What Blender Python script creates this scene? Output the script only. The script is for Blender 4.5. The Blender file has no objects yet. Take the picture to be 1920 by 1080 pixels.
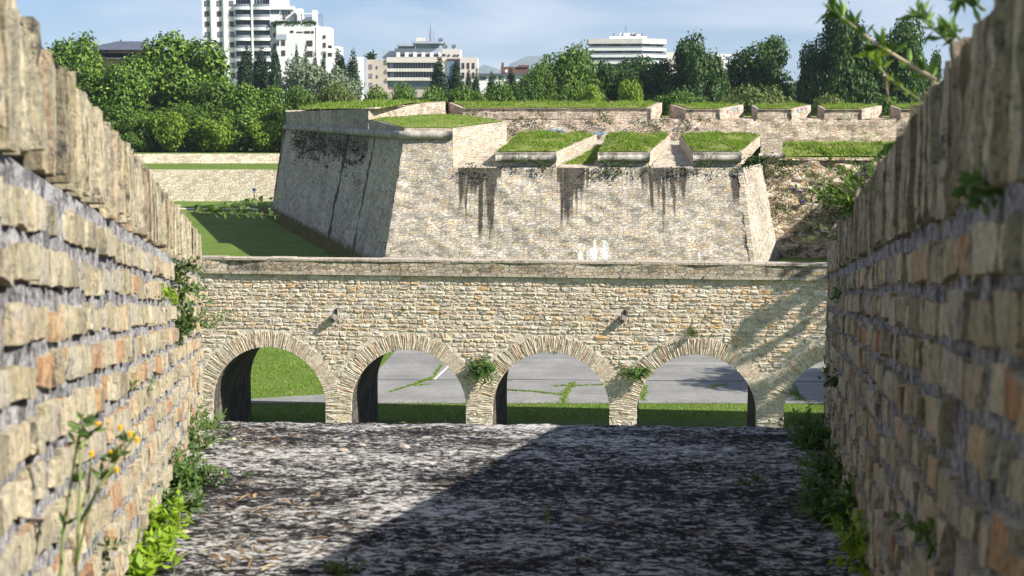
import bpy, math, random
from mathutils import Vector, noise
R = random.Random(7)
C = bpy.context.scene.collection
EYE = 8.85                     # eye height above the moat lawn (lawn is z = 0)
F = 2700.0; PITCH = math.radians(7.0)
CP, SP = math.cos(PITCH), math.sin(PITCH)
def ray(px, py):
    a = (px-960)/F; b = (540-py)/F
    return Vector((a, CP+SP*b, -SP+CP*b))
def at(px, py, Y):             # survey point seen at px,py lying Y metres ahead
    d = ray(px, py); t = Y/d.y
    return Vector((d.x*t, Y, EYE+d.z*t))
def onz(px, py, z):            # survey point on the level z
    d = ray(px, py); t = (z-EYE)/d.z
    return Vector((d.x*t, d.y*t, z))
def E(z): return EYE+z
def nz(x, y, z=0.0): return noise.noise(Vector((x, y, z)))

# ------------------------------------------------------------ mesh builder
class MB:
    def __init__(s): s.v=[]; s.f=[]; s.m=[]; s.uv=[]; s.at=[]
    def add(s, vs, fs, mi=0, uvs=None, att=None):
        o=len(s.v); s.v.extend([tuple(p) for p in vs])
        s.at.extend(att if att else [0.0]*len(vs))
        for k,f in enumerate(fs):
            s.f.append(tuple(i+o for i in f)); s.m.append(mi)
            if uvs: s.uv.append([uvs[i] for i in f])
            else: s.uv.append(None)
    def poly(s, pts, mi=0):
        s.add(pts, [tuple(range(len(pts)))], mi, [(p[0],p[1]) for p in pts])
    def panel(s, A, B, Cc, D, nu=1, nv=1, u0=0.0, mi=0, att=None, jit=0.0):
        A,B,Cc,D=map(Vector,(A,B,Cc,D)); L=(B-A).length
        vs=[];uvs=[];at_=[]
        hgt=(D-A).length
        nrm=(B-A).cross(D-A); nrm.normalize()
        flat=abs(nrm.z)>0.7
        for j in range(nv+1):
            for i in range(nu+1):
                a=i/nu;b=j/nv
                p=(A*(1-a)+B*a)*(1-b)+(D*(1-a)+Cc*a)*b
                if jit: p=p+nrm*jit*nz(p.x*1.3+5,p.y*1.3,p.z*1.9)
                vs.append(p); uvs.append((u0+a*L, p.y if flat else (b*hgt+A.z)))
                at_.append(att(p,a,b) if att else 0.0)
        fs=[(j*(nu+1)+i, j*(nu+1)+i+1, (j+1)*(nu+1)+i+1, (j+1)*(nu+1)+i) for j in range(nv) for i in range(nu)]
        s.add(vs,fs,mi,uvs,at_)
    def box(s, x0,x1,y0,y1,z0,z1, mi=0):
        P=[(x0,y0,z0),(x1,y0,z0),(x1,y1,z0),(x0,y1,z0),(x0,y0,z1),(x1,y0,z1),(x1,y1,z1),(x0,y1,z1)]
        for q in ((0,1,5,4),(1,2,6,5),(2,3,7,6),(3,0,4,7)):
            s.panel(P[q[0]],P[q[1]],P[q[2]],P[q[3]],mi=mi)
        s.panel(P[4],P[5],P[6],P[7],mi=mi); s.panel(P[3],P[2],P[1],P[0],mi=mi)
    def prism(s, plan, zb, zt, mi=0, top_mi=None, seg=None):
        # plan: ccw list of (x,y); zb, zt: functions of (x,y) or numbers
        fb=zb if callable(zb) else (lambda x,y: zb); ft=zt if callable(zt) else (lambda x,y: zt)
        n=len(plan); u=0
        for i in range(n):
            a=plan[i]; b=plan[(i+1)%n]; L=math.hypot(b[0]-a[0],b[1]-a[1])
            k=max(1,int(L/seg)) if seg else 1
            s.panel((a[0],a[1],fb(*a)),(b[0],b[1],fb(*b)),(b[0],b[1],ft(*b)),(a[0],a[1],ft(*a)),nu=k,u0=u,mi=mi); u+=L
        s.add([(p[0],p[1],ft(*p)) for p in plan],[tuple(range(n))],mi if top_mi is None else top_mi,[(p[0],p[1]) for p in plan])
    def tube(s, pts, radii, n=6, mi=0, cap=True):
        pts=[Vector(p) for p in pts]; vs=[];uvs=[]; L=0
        for k,p in enumerate(pts):
            d=(pts[min(k+1,len(pts)-1)]-pts[max(k-1,0)]).normalized()
            h=Vector((0,0,1)) if abs(d.z)<.95 else Vector((1,0,0))
            a=d.cross(h).normalized(); b=d.cross(a)
            if k: L+=(p-pts[k-1]).length
            r=radii[k] if hasattr(radii,'__len__') else radii
            for i in range(n):
                t=2*math.pi*i/n
                vs.append(p+a*(r*math.cos(t))+b*(r*math.sin(t))); uvs.append((L,r*t))
        fs=[(k*n+i,k*n+(i+1)%n,(k+1)*n+(i+1)%n,(k+1)*n+i) for k in range(len(pts)-1) for i in range(n)]
        if cap:
            fs.append(tuple(range(n))); fs.append(tuple(reversed(range((len(pts)-1)*n,len(pts)*n))))
        s.add(vs,fs,mi,uvs)
    def leaf(s, p, d, nrm, ln, w, mi=0, bend=.2):
        d=d.normalized(); sd=d.cross(nrm)
        if sd.length<1e-4: sd=d.cross(Vector((.3,.5,.8)))
        sd.normalize(); up=sd.cross(d)
        b=p+d*ln*.5+up*ln*bend*.5; c=p+d*ln
        s.add([p,b+sd*w*.5,c,b-sd*w*.5],[(0,1,2),(0,2,3)],mi)
    def blade(s, p, h, w, lean, mi=0):
        a=R.random()*6.283; e=Vector((math.cos(a),math.sin(a),0))*w*.5
        t=p+Vector((lean*R.uniform(-1,1),lean*R.uniform(-1,1),h))
        s.add([p-e,p+e,t],[(0,1,2)],mi)
    def build(s, name, mats, parent=None, smooth=False):
        me=bpy.data.meshes.new(name); me.from_pydata(s.v,[],s.f)
        for m in (mats if isinstance(mats,(list,tuple)) else [mats]): me.materials.append(m)
        me.polygons.foreach_set('material_index',s.m)
        if any(u is not None for u in s.uv):
            ul=me.uv_layers.new(name='UVMap'); flat=[]
            for f,u in zip(s.f,s.uv):
                for i in range(len(f)):
                    flat.extend(u[i] if u else (0.0,0.0))
            ul.data.foreach_set('uv',flat)
        if any(s.at):
            a=me.attributes.new('stain','FLOAT','POINT'); a.data.foreach_set('value',s.at)
        if smooth:
            me.polygons.foreach_set('use_smooth',[True]*len(me.polygons))
            if smooth!=True: me.set_sharp_from_angle(angle=smooth)
        me.update()
        o=bpy.data.objects.new(name,me); C.objects.link(o)
        if parent: o.parent=parent
        return o

def tag(o, label=None, cat=None, group=None, kind=None):
    if label: o['label']=label
    if cat: o['category']=cat
    if group: o['group']=group
    if kind: o['kind']=kind
    return o
def thing(name, label, cat, loc=(0,0,0), group=None):
    o=bpy.data.objects.new(name,None); C.objects.link(o); o.location=loc; o.empty_display_size=.3
    return tag(o,label,cat,group,'thing')
def part(mb, name, mats, root, smooth=False, label=None):   # mesh is in world coordinates; re-seat under root
    o=mb.build(name,mats,None,smooth); l=root
    off=Vector((0,0,0))
    while l is not None: off+=l.location; l=l.parent
    for v in o.data.vertices: v.co-=off
    o.parent=root
    if label: o['label']=label
    return o

# ------------------------------------------------------------ materials
class NT:
    def __init__(s, name):
        s.mat=bpy.data.materials.new(name); s.mat.use_nodes=True; s.t=s.mat.node_tree; s.t.nodes.clear()
        s.out=s.t.nodes.new('ShaderNodeOutputMaterial')
    def n(s, typ, **kw):
        x=s.t.nodes.new(typ)
        for k,v in kw.items():
            if k.startswith('_'): setattr(x,k[1:],v)
            else: s.set(x.inputs[k.replace('__',' ')],v)
        return x
    def set(s, inp, v):
        if hasattr(v,'is_output') or isinstance(v,bpy.types.NodeSocket): s.t.links.new(v,inp)
        elif isinstance(v,(tuple,list)) and len(v)==3 and inp.type=='RGBA': inp.default_value=(*v,1)
        else: inp.default_value=v
    def noise(s, vec, scale, detail=4, rough=.6, dist=0.0):
        x=s.n('ShaderNodeTexNoise',Scale=scale,Detail=detail,Roughness=rough,Distortion=dist)
        if vec is not None: s.set(x.inputs['Vector'],vec)
        return x.outputs['Fac']
    def noisec(s, vec, scale, detail=2):
        x=s.n('ShaderNodeTexNoise',Scale=scale,Detail=detail); s.set(x.inputs['Vector'],vec); return x.outputs['Color']
    def ramp(s, fac, stops, interp='LINEAR'):
        x=s.n('ShaderNodeValToRGB'); s.set(x.inputs[0],fac); cr=x.color_ramp; cr.interpolation=interp
        while len(cr.elements)<len(stops): cr.elements.new(.5)
        for e,(p,c) in zip(cr.elements,stops):
            e.position=p; e.color=(c,c,c,1) if not isinstance(c,(tuple,list)) else (*c,1)
        return x.outputs['Color']
    def mix(s, fac, a, b, mode='MIX'):
        x=s.n('ShaderNodeMix',_data_type='RGBA',_blend_type=mode); 
        s.set(x.inputs[0],fac); s.set(x.inputs[6],a); s.set(x.inputs[7],b); return x.outputs[2]
    def math(s, op, a, b=0.0, clamp=False):
        x=s.n('ShaderNodeMath',_operation=op,_use_clamp=clamp); s.set(x.inputs[0],a); s.set(x.inputs[1],b); return x.outputs[0]
    def vmath(s, op, a, b):
        x=s.n('ShaderNodeVectorMath',_operation=op); s.set(x.inputs[0],a); s.set(x.inputs[1],b); return x.outputs[0]
    def pos(s): return s.n('ShaderNodeNewGeometry').outputs['Position']
    def obj(s): return s.n('ShaderNodeTexCoord').outputs['Object']
    def island(s): return s.n('ShaderNodeNewGeometry').outputs['Random Per Island']
    def uv(s): return s.n('ShaderNodeTexCoord').outputs['UV']
    def scale(s, vec, sc): return s.vmath('MULTIPLY',vec,sc)
    def bump(s, h, strength, dist):
        return s.n('ShaderNodeBump',Strength=strength,Distance=dist,Height=h).outputs[0]
    def pbr(s, col, rough=.9, normal=None, spec=.2, metal=0.0):
        b=s.n('ShaderNodeBsdfPrincipled'); s.set(b.inputs['Base Color'],col); s.set(b.inputs['Roughness'],rough)
        b.inputs['Specular IOR Level'].default_value=spec; b.inputs['Metallic'].default_value=metal
        if normal is not None: s.set(b.inputs['Normal'],normal)
        s.t.links.new(b.outputs[0],s.out.inputs[0]); return s.mat

def masonry(name, stops, mortar, bw, bh, ms=.08, rnd=.75, dark=(.042,.038,.034), dirt=.35, warp=.05, pit=.66):
    t=NT(name); uv=t.uv()
    w=t.vmath('ADD',uv,t.scale(t.vmath('SUBTRACT',t.noisec(uv,2.0,3),(.5,.5,.5)),(warp*2.0,warp*1.3,0)))
    w=t.scale(w,(1/bw,1/bh,0))
    def vor(feat):
        x=t.n('ShaderNodeTexVoronoi',_voronoi_dimensions='2D',_feature=feat,Scale=1.0,Randomness=rnd); t.set(x.inputs['Vector'],w); return x
    cell=t.n('ShaderNodeSeparateColor'); t.set(cell.inputs[0],vor('F1').outputs['Color'])
    edge=t.ramp(vor('DISTANCE_TO_EDGE').outputs['Distance'],[(0.0,1.0),(ms,0.0)])
    fine=t.noise(uv,6.5,5,.72)
    val=t.math('ADD',t.math('MULTIPLY',cell.outputs[0],.78),t.math('MULTIPLY',t.noise(uv,1.3,4,.7),.30))
    col=t.ramp(val,stops)
    col=t.mix(t.math('MULTIPLY',edge,.45),col,mortar)
    big=t.noise(uv,.30,5,.65)
    col=t.mix(1.0,col,t.ramp(big,[(.3,1-dirt),(.65,1.06)]),'MULTIPLY')
    col=t.mix(1.0,col,t.ramp(fine,[(.25,.6),(.5,1.0),(.8,1.25)]),'MULTIPLY')
    pits=t.ramp(t.noise(uv,4.2,4,.78),[(pit,0.0),(pit+.05,1.0)])
    col=t.mix(t.math('MULTIPLY',pits,.6),col,dark)
    at=t.n('ShaderNodeAttribute',_attribute_name='stain').outputs['Fac']
    streak=t.math('ADD',t.math('MULTIPLY',t.noise(t.scale(uv,(5.2,.26,1)),1.0,6,.72),.75),t.math('MULTIPLY',t.noise(uv,3.4,5,.8),.25))
    m=t.math('MULTIPLY',t.ramp(t.math('ADD',t.math('MULTIPLY',at,.50),streak),[(.68,0.0),(.84,1.0)]),t.math('GREATER_THAN',at,.02))
    col=t.mix(t.math('MULTIPLY',m,.88),col,dark)
    wh=t.math('MULTIPLY',t.ramp(t.math('ADD',t.math('MULTIPLY',at,-.40),streak),[(.80,0.0),(.86,1.0)]),t.math('LESS_THAN',at,-.02))
    col=t.mix(wh,col,(.80,.79,.76))
    h=t.math('ADD',t.math('MULTIPLY',edge,-.9),t.math('MULTIPLY',fine,1.2))
    return t.pbr(col,.93,t.bump(h,1.0,.05),.12)

STONE=[(.14,(.31,.275,.23)),(.32,(.48,.43,.355)),(.48,(.59,.53,.435)),(.62,(.63,.55,.425)),(.74,(.60,.46,.29)),(.80,(.45,.41,.36)),(.92,(.70,.65,.56))]
M={}
M['bastion']=masonry('bastion_stone',STONE,(.54,.50,.42),.30,.135,.08,.85)
STONE2=[(.15,(.33,.28,.22)),(.4,(.56,.47,.37)),(.55,(.63,.53,.41)),(.7,(.60,.44,.30)),(.85,(.70,.62,.51))]
M['upper']=masonry('upper_wall_stone',STONE2,(.60,.52,.41),.30,.145,.10,.9,dirt=.3)
STONE3=[(.15,(.16,.13,.09)),(.34,(.42,.34,.23)),(.5,(.62,.54,.41)),(.68,(.52,.37,.21)),(.86,(.74,.67,.54))]
M['rubble']=masonry('rubble_stone',STONE3,(.26,.20,.14),.34,.21,.16,1.0,dirt=.35,warp=.10,pit=.60)
M['cheek']=masonry('cheek_stone',[(.2,(.44,.39,.31)),(.45,(.62,.55,.44)),(.65,(.68,.61,.50)),(.85,(.58,.46,.31))],(.64,.58,.48),.36,.16,.09,.8,dirt=.3)
M['farwall']=masonry('far_wall_stone',[(.2,(.54,.46,.32)),(.42,(.68,.59,.43)),(.6,(.74,.66,.50)),(.85,(.72,.64,.5))],(.72,.65,.5),.50,.28,.1,1.0,dirt=.15,pit=.60)
M['parapet_wall']=masonry('parapet_masonry',[(.15,(.30,.255,.195)),(.4,(.50,.43,.33)),(.6,(.60,.52,.40)),(.78,(.50,.38,.23)),(.92,(.62,.56,.46))],(.55,.48,.38),.24,.085,.08,.75,dirt=.45,warp=.03)
M['soffit']=masonry('shade_tinted_vault',[(.2,(.07,.062,.055)),(.5,(.13,.115,.10)),(.8,(.20,.18,.155))],(.15,.135,.115),.32,.07,.12,.6,dirt=.4)  # arch undersides and jambs: the vault's shade is put into a darker stone colour

def simple_stone(name, a, b, c, sc=1.0, dark=.5):
    t=NT(name); p=t.pos()
    n1=t.noise(p,3*sc,6,.7); n2=t.noise(p,11*sc,5,.7); n3=t.noise(t.scale(p,(1,1,.25)),2.2*sc,5,.75)
    col=t.ramp(n1,[(.3,a),(.5,b),(.68,c)])
    col=t.mix(1.0,col,t.ramp(n2,[(.25,.6),(.5,1.0),(.8,1.2)]),'MULTIPLY')
    col=t.mix(t.math('MULTIPLY',t.ramp(n3,[(.47,0.0),(.62,1.0)]),dark),col,(.05,.045,.04))
    return t.pbr(col,.93,t.bump(n2,.7,.03))
M['cordon']=simple_stone('cordon_stone',(.24,.22,.19),(.38,.35,.30),(.52,.48,.41),.8,.75)
M['coping']=simple_stone('coping_stone',(.30,.25,.19),(.47,.41,.32),(.56,.51,.43),1.0,.5)

# --- individually laid stones and bricks: colour by island
def laid(name, stops, streak=(1,1,.3), nsc=9, dk=.75, bstr=.8, bdist=.02, lich=(.62,.70), groove=0.0, fine=3.0):
    t=NT(name); p=t.pos(); r=t.island()
    n1=t.noise(p,nsc,7,.78); n2=t.noise(t.scale(p,streak),nsc*2.4,6,.75); n4=t.noise(p,nsc*fine,4,.75)
    v=t.math('ADD',t.math('MULTIPLY',r,.86),t.math('MULTIPLY',n1,.16))
    col=t.ramp(v,stops)
    col=t.mix(1.0,col,t.ramp(n2,[(.22,.42),(.5,1.0),(.78,1.28)]),'MULTIPLY')
    col=t.mix(1.0,col,t.ramp(n4,[(.30,.55),(.5,1.0),(.75,1.2)]),'MULTIPLY')
    if groove:
        g=t.ramp(t.noise(t.scale(p,streak),nsc*5,3,.6),[(.30,1.0),(.40,0.0)])
        col=t.mix(t.math('MULTIPLY',g,groove),col,(.05,.045,.04))
    if groove:
        col=t.mix(1.0,col,(.95,1.0,.99),'MULTIPLY')
        sm_=t.ramp(t.math('ADD',t.math('MULTIPLY',t.noise(p,nsc*.9,6,.8),.65),t.math('MULTIPLY',t.noise(p,nsc*3.6,4,.7),.35)),[(.53,0.0),(.60,1.0)])
        col=t.mix(t.math('MULTIPLY',sm_,.42),col,t.ramp(t.noise(p,nsc*4,3,.7),[(.35,(.16,.155,.15)),(.65,(.46,.45,.43))]))
        sp_=t.ramp(t.noise(p,nsc*5.5,3,.7),[(.62,0.0),(.67,1.0)])
        col=t.mix(t.math('MULTIPLY',sp_,.7),col,(.045,.04,.035))
    n3=t.noise(p,nsc*.45,7,.82)
    col=t.mix(t.math('MULTIPLY',t.ramp(n3,[(lich[0],0.0),(lich[1],1.0)]),dk),col,(.05,.047,.044))
    h=t.math('ADD',t.math('ADD',n1,t.math('MULTIPLY',n4,.5)),t.math('MULTIPLY',n2,.9))
    return t.pbr(col,.95,t.bump(h,bstr,bdist),.12)
M['brick']=laid('aged_brick',[(.06,(.26,.22,.155)),(.20,(.50,.41,.26)),(.34,(.60,.51,.35)),(.48,(.44,.37,.245)),(.58,(.63,.54,.385)),(.68,(.57,.40,.23)),(.75,(.48,.25,.13)),(.81,(.57,.485,.35)),(.95,(.43,.38,.30))],(1,1,.22),16,.85,1.0,.014,(.57,.66),.6)
M['capbrick']=laid('coping_brick',[(.05,(.21,.175,.125)),(.25,(.52,.42,.26)),(.45,(.64,.54,.36)),(.65,(.37,.315,.22)),(.8,(.64,.56,.41)),(.95,(.50,.34,.21))],(1,1,.24),18,.85,1.0,.016,(.55,.64),.4)
M['stone']=laid('rubble_stones',[(.05,(.36,.29,.215)),(.18,(.54,.44,.325)),(.38,(.64,.535,.40)),(.54,(.67,.505,.32)),(.60,(.58,.37,.17)),(.65,(.45,.395,.35)),(.78,(.67,.57,.445)),(.95,(.73,.65,.535))],(1,1,1),5,.45,.7,.015,(.62,.71))
M['voussoir']=laid('arch_bricks',[(.05,(.56,.48,.37)),(.3,(.66,.57,.44)),(.60,(.69,.60,.465)),(.80,(.65,.53,.39)),(.88,(.60,.40,.26)),(.95,(.67,.58,.45))],(1,1,1),6,.35,.7,.02,(.64,.72))
M['parapet']=laid('parapet_stone',[(.05,(.36,.31,.25)),(.3,(.46,.40,.32)),(.55,(.52,.455,.36)),(.8,(.48,.40,.30)),(.95,(.55,.50,.41))],(1,1,.3),4,.7,.9,.04,(.54,.66))
def mortar_mat(name, a, b, c, sc):
    t=NT(name); p=t.pos(); n1=t.noise(p,sc,7,.78); n2=t.noise(p,sc*4.5,4,.7)
    col=t.ramp(n1,[(.36,a),(.47,b),(.58,c)])
    col=t.mix(1.0,col,t.ramp(n2,[(.30,.35),(.5,1.0),(.75,1.3)]),'MULTIPLY')
    return t.pbr(col,.97,t.bump(t.math('ADD',n1,n2),1.0,.02),.1)
M['mortar']=mortar_mat('old_lime_mortar',(.05,.05,.052),(.30,.295,.295),(.58,.57,.56),19)
M['bmortar']=mortar_mat('bridge_mortar',(.40,.32,.235),(.62,.53,.415),(.75,.67,.55),4)

def floor_mat():
    t=NT('lichened_paving'); p=t.scale(t.pos(),(.85,1,1))
    a=t.noise(p,22,9,.80,.2); b=t.noise(p,60,6,.75); c=t.noise(p,1.7,4,.6); d=t.noise(p,4.2,4,.7)
    v=t.math('ADD',t.math('MULTIPLY',a,.7),t.math('ADD',t.math('MULTIPLY',b,.3),t.math('MULTIPLY',t.math('SUBTRACT',c,.51),.26)))
    col=t.ramp(v,[(.43,(.010,.0095,.009)),(.492,(.026,.024,.023)),(.513,(.13,.125,.118)),(.533,(.44,.43,.40)),(.60,(.70,.68,.63))])
    red=t.ramp(d,[(.62,0.0),(.70,1.0)])
    col=t.mix(t.math('MULTIPLY',red,.55),col,(.20,.12,.075))
    tan=t.ramp(t.noise(t.scale(p,(1,1,1)),3.1,5,.7),[(.62,0.0),(.72,1.0)])
    col=t.mix(t.math('MULTIPLY',tan,.4),col,(.42,.34,.24))
    return t.pbr(col,.95,t.bump(t.math('ADD',a,t.math('MULTIPLY',b,.6)),1.0,.016),.15)
M['floor']=floor_mat()

def grass_mat(name, a, b, c, sc=1.0, dry=(.22,.19,.07), dryamt=.5):
    t=NT(name); p=t.pos()
    n1=t.noise(p,.35*sc,5,.65); n2=t.noise(p,3.0*sc,6,.8); n3=t.noise(p,14*sc,3,.7)
    col=t.ramp(t.math('ADD',t.math('MULTIPLY',n1,.5),t.math('MULTIPLY',n2,.5)),[(.36,a),(.5,b),(.64,c)])
    col=t.mix(1.0,col,t.ramp(n3,[(.25,.5),(.5,1.0),(.8,1.4)]),'MULTIPLY')
    col=t.mix(t.math('MULTIPLY',t.ramp(t.noise(p,.8*sc,4,.7),[(.55,0.0),(.7,1.0)]),dryamt),col,dry)
    return t.pbr(col,.9,t.bump(t.math('ADD',n2,n3),1.0,.08),.1)
M['lawn']=grass_mat('moat_lawn',(.085,.145,.024),(.125,.195,.035),(.17,.235,.055))
M['turf']=grass_mat('rampart_turf',(.12,.17,.03),(.18,.24,.045),(.25,.29,.08),1.0,(.32,.27,.12),.6)

def leafy(name, stops, trans=.35, tcol=None, rough=.55, spec=.25):
    t=NT(name); r=t.island()
    col=t.ramp(r,stops)
    b=t.n('ShaderNodeBsdfPrincipled'); t.set(b.inputs['Base Color'],col); b.inputs['Roughness'].default_value=rough; b.inputs['Specular IOR Level'].default_value=spec
    tr=t.n('ShaderNodeBsdfTranslucent'); t.set(tr.inputs[0],t.mix(1.0,col,(1.3,1.35,.6),'MULTIPLY'))
    mx=t.n('ShaderNodeMixShader',Fac=trans); t.t.links.new(b.outputs[0],mx.inputs[1]); t.t.links.new(tr.outputs[0],mx.inputs[2])
    t.t.links.new(mx.outputs[0],t.out.inputs[0]); return t.mat
M['lf_bright']=leafy('sunny_foliage',[(0,(.028,.075,.008)),(.5,(.075,.15,.015)),(1,(.20,.30,.035))],.15)
M['lf_yellow']=leafy('young_foliage',[(0,(.11,.18,.015)),(.5,(.16,.25,.02)),(1,(.24,.32,.05))])
M['lf_dark']=leafy('dark_foliage',[(0,(.016,.05,.008)),(.5,(.034,.082,.013)),(1,(.08,.145,.024))],.25)
M['lf_mid']=leafy('mid_foliage',[(0,(.035,.085,.01)),(.5,(.075,.145,.017)),(1,(.15,.235,.032))],.3)
M['lf_poplar']=leafy('poplar_foliage',[(0,(.014,.034,.014)),(.5,(.024,.052,.020)),(1,(.04,.078,.03))],.2)
M['lf_grey']=leafy('grey_foliage',[(0,(.10,.135,.08)),(.5,(.16,.205,.125)),(1,(.26,.30,.20))],.25)
M['lf_olive']=leafy('olive_foliage',[(0,(.07,.10,.025)),(.5,(.12,.16,.04)),(1,(.18,.22,.07))],.3)
M['lf_weed']=leafy('weed_leaves',[(0,(.05,.10,.025)),(.5,(.085,.16,.04)),(1,(.15,.24,.06))],.35)
M['lf_lime']=leafy('lime_leaves',[(0,(.16,.27,.015)),(.5,(.24,.38,.02)),(1,(.34,.46,.06))],.4)
M['lf_shade']=leafy('deep_green_leaves',[(0,(.022,.05,.012)),(.5,(.045,.085,.02)),(1,(.085,.13,.03))],.3)
M['blades']=leafy('grass_blades',[(0,(.11,.20,.02)),(.55,(.18,.30,.035)),(.85,(.26,.36,.06)),(1,(.36,.36,.13))],.45)
M['dryblades']=leafy('dry_grass',[(0,(.15,.12,.06)),(.5,(.28,.22,.11)),(1,(.14,.17,.05))],.3)
def plain(name, col, rough=.8, sc=8.0, var=.25, spec=.3, metal=0.0):
    t=NT(name); n=t.noise(t.pos(),sc,5,.7)
    c=t.mix(1.0,col,t.ramp(n,[(.25,1-var),(.75,1+var*.6)]),'MULTIPLY')
    return t.pbr(c,rough,None,spec,metal)
M['stem']=plain('plant_stem',(.20,.24,.08),.7)
M['woodstem']=plain('pale_twig',(.50,.40,.26),.7,40)
M['bark']=plain('bark',(.10,.075,.05),.95,4,.5)
M['yellow']=plain('yellow_petals',(.85,.50,.01),.6,60,.15)
M['purple']=plain('purple_petals',(.25,.08,.55),.6,60,.2)
def concrete_mat():
    t=NT('weathered_concrete'); p=t.pos()
    n1=t.noise(p,.5,6,.7); n2=t.noise(p,5,6,.75); n3=t.noise(t.scale(p,(.12,1.2,1)),1.0,5,.7)
    col=t.ramp(n1,[(.25,(.165,.165,.155)),(.5,(.225,.224,.21)),(.75,(.29,.287,.268))])
    col=t.mix(1.0,col,t.ramp(n2,[(.25,.78),(.75,1.15)]),'MULTIPLY')
    col=t.mix(1.0,col,t.ramp(n3,[(.3,.82),(.6,1.08)]),'MULTIPLY')
    return t.pbr(col,.9,t.bump(n2,.4,.02))
M['concrete']=concrete_mat()
M['seam']=plain('dark_joint',(.11,.11,.105),.95,3,.4)
M['paint']=plain('worn_white_paint',(.58,.58,.56),.8,3,.35)
M['path']=plain('pale_path',(.62,.57,.46),.95,2,.2)
M['black']=plain('dark_hollow',(.02,.018,.016),.95)
M['spout']=simple_stone('spout_stone',(.10,.09,.08),(.18,.16,.14),(.28,.25,.21),3,.6)

# ------------------------------------------------------------ camera, light, sky
cam=bpy.data.cameras.new('camera'); co=bpy.data.objects.new('camera',cam); C.objects.link(co)
co.location=(0,0,EYE); co.rotation_euler=(math.pi/2-PITCH,0,0)
cam.sensor_width=36; cam.lens=F/1920*36; cam.clip_start=.05; cam.clip_end=40000
cam.dof.use_dof=True; cam.dof.focus_distance=45; cam.dof.aperture_fstop=10.5
bpy.context.scene.camera=co
SUN=Vector((-1.189,.585,-1.0))          # the way the light travels
sl=bpy.data.lights.new('sun','SUN'); sl.energy=5.0; sl.angle=math.radians(.5); sl.color=(1.0,.935,.86)
so=bpy.data.objects.new('sun',sl); C.objects.link(so); so.rotation_euler=SUN.to_track_quat('-Z','Y').to_euler()
w=bpy.data.worlds.new('World'); bpy.context.scene.world=w; w.use_nodes=True
nt=w.node_tree; nt.nodes.clear()
sky=nt.nodes.new('ShaderNodeTexSky'); sky.sky_type='NISHITA'; sky.sun_disc=False
sky.sun_elevation=math.asin(1/SUN.length); sky.sun_rotation=math.atan2(1.189,-.585); sky.altitude=450
sky.air_density=1.0; sky.dust_density=.6; sky.ozone_density=2.2
bg=nt.nodes.new('ShaderNodeBackground'); bg.inputs[1].default_value=.046
tc=nt.nodes.new('ShaderNodeTexCoord')
mp=nt.nodes.new('ShaderNodeMapping'); mp.inputs['Scale'].default_value=(5,5,26); mp.inputs['Location'].default_value=(.4,0,.3)
cn=nt.nodes.new('ShaderNodeTexNoise'); cn.inputs['Scale'].default_value=1.0; cn.inputs['Detail'].default_value=5; cn.inputs['Roughness'].default_value=.5; cn.inputs['Distortion'].default_value=.3
cr=nt.nodes.new('ShaderNodeValToRGB'); cr.color_ramp.elements[0].position=.43; cr.color_ramp.elements[1].position=.64
cr.color_ramp.elements[0].color=(0,0,0,1); cr.color_ramp.elements[1].color=(.75,.75,.75,1)
mx=nt.nodes.new('ShaderNodeMix'); mx.data_type='RGBA'; mx.inputs[7].default_value=(9.4,9.8,11.0,1)
wo=nt.nodes.new('ShaderNodeOutputWorld')
L=nt.links.new
L(tc.outputs['Generated'],mp.inputs[0]); L(mp.outputs[0],cn.inputs['Vector']); L(cn.outputs['Fac'],cr.inputs[0])
L(cr.outputs[0],mx.inputs[0]); tn=nt.nodes.new('ShaderNodeMix'); tn.data_type='RGBA'; tn.blend_type='MULTIPLY'; tn.inputs[0].default_value=1; tn.inputs[7].default_value=(.76,.98,1.36,1); L(sky.outputs[0],tn.inputs[6]); L(tn.outputs[2],mx.inputs[6]); L(mx.outputs[2],bg.inputs[0]); L(bg.outputs[0],wo.inputs[0])
sc=bpy.context.scene
sc.view_settings.view_transform='Standard'; sc.view_settings.look='None'; sc.view_settings.exposure=0.95; sc.view_settings.gamma=1
sc.cycles.max_bounces=6; sc.cycles.diffuse_bounces=3; sc.cycles.transparent_max_bounces=6
sc.cycles.use_denoising=True; sc.cycles.sample_clamp_indirect=3.0

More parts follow.
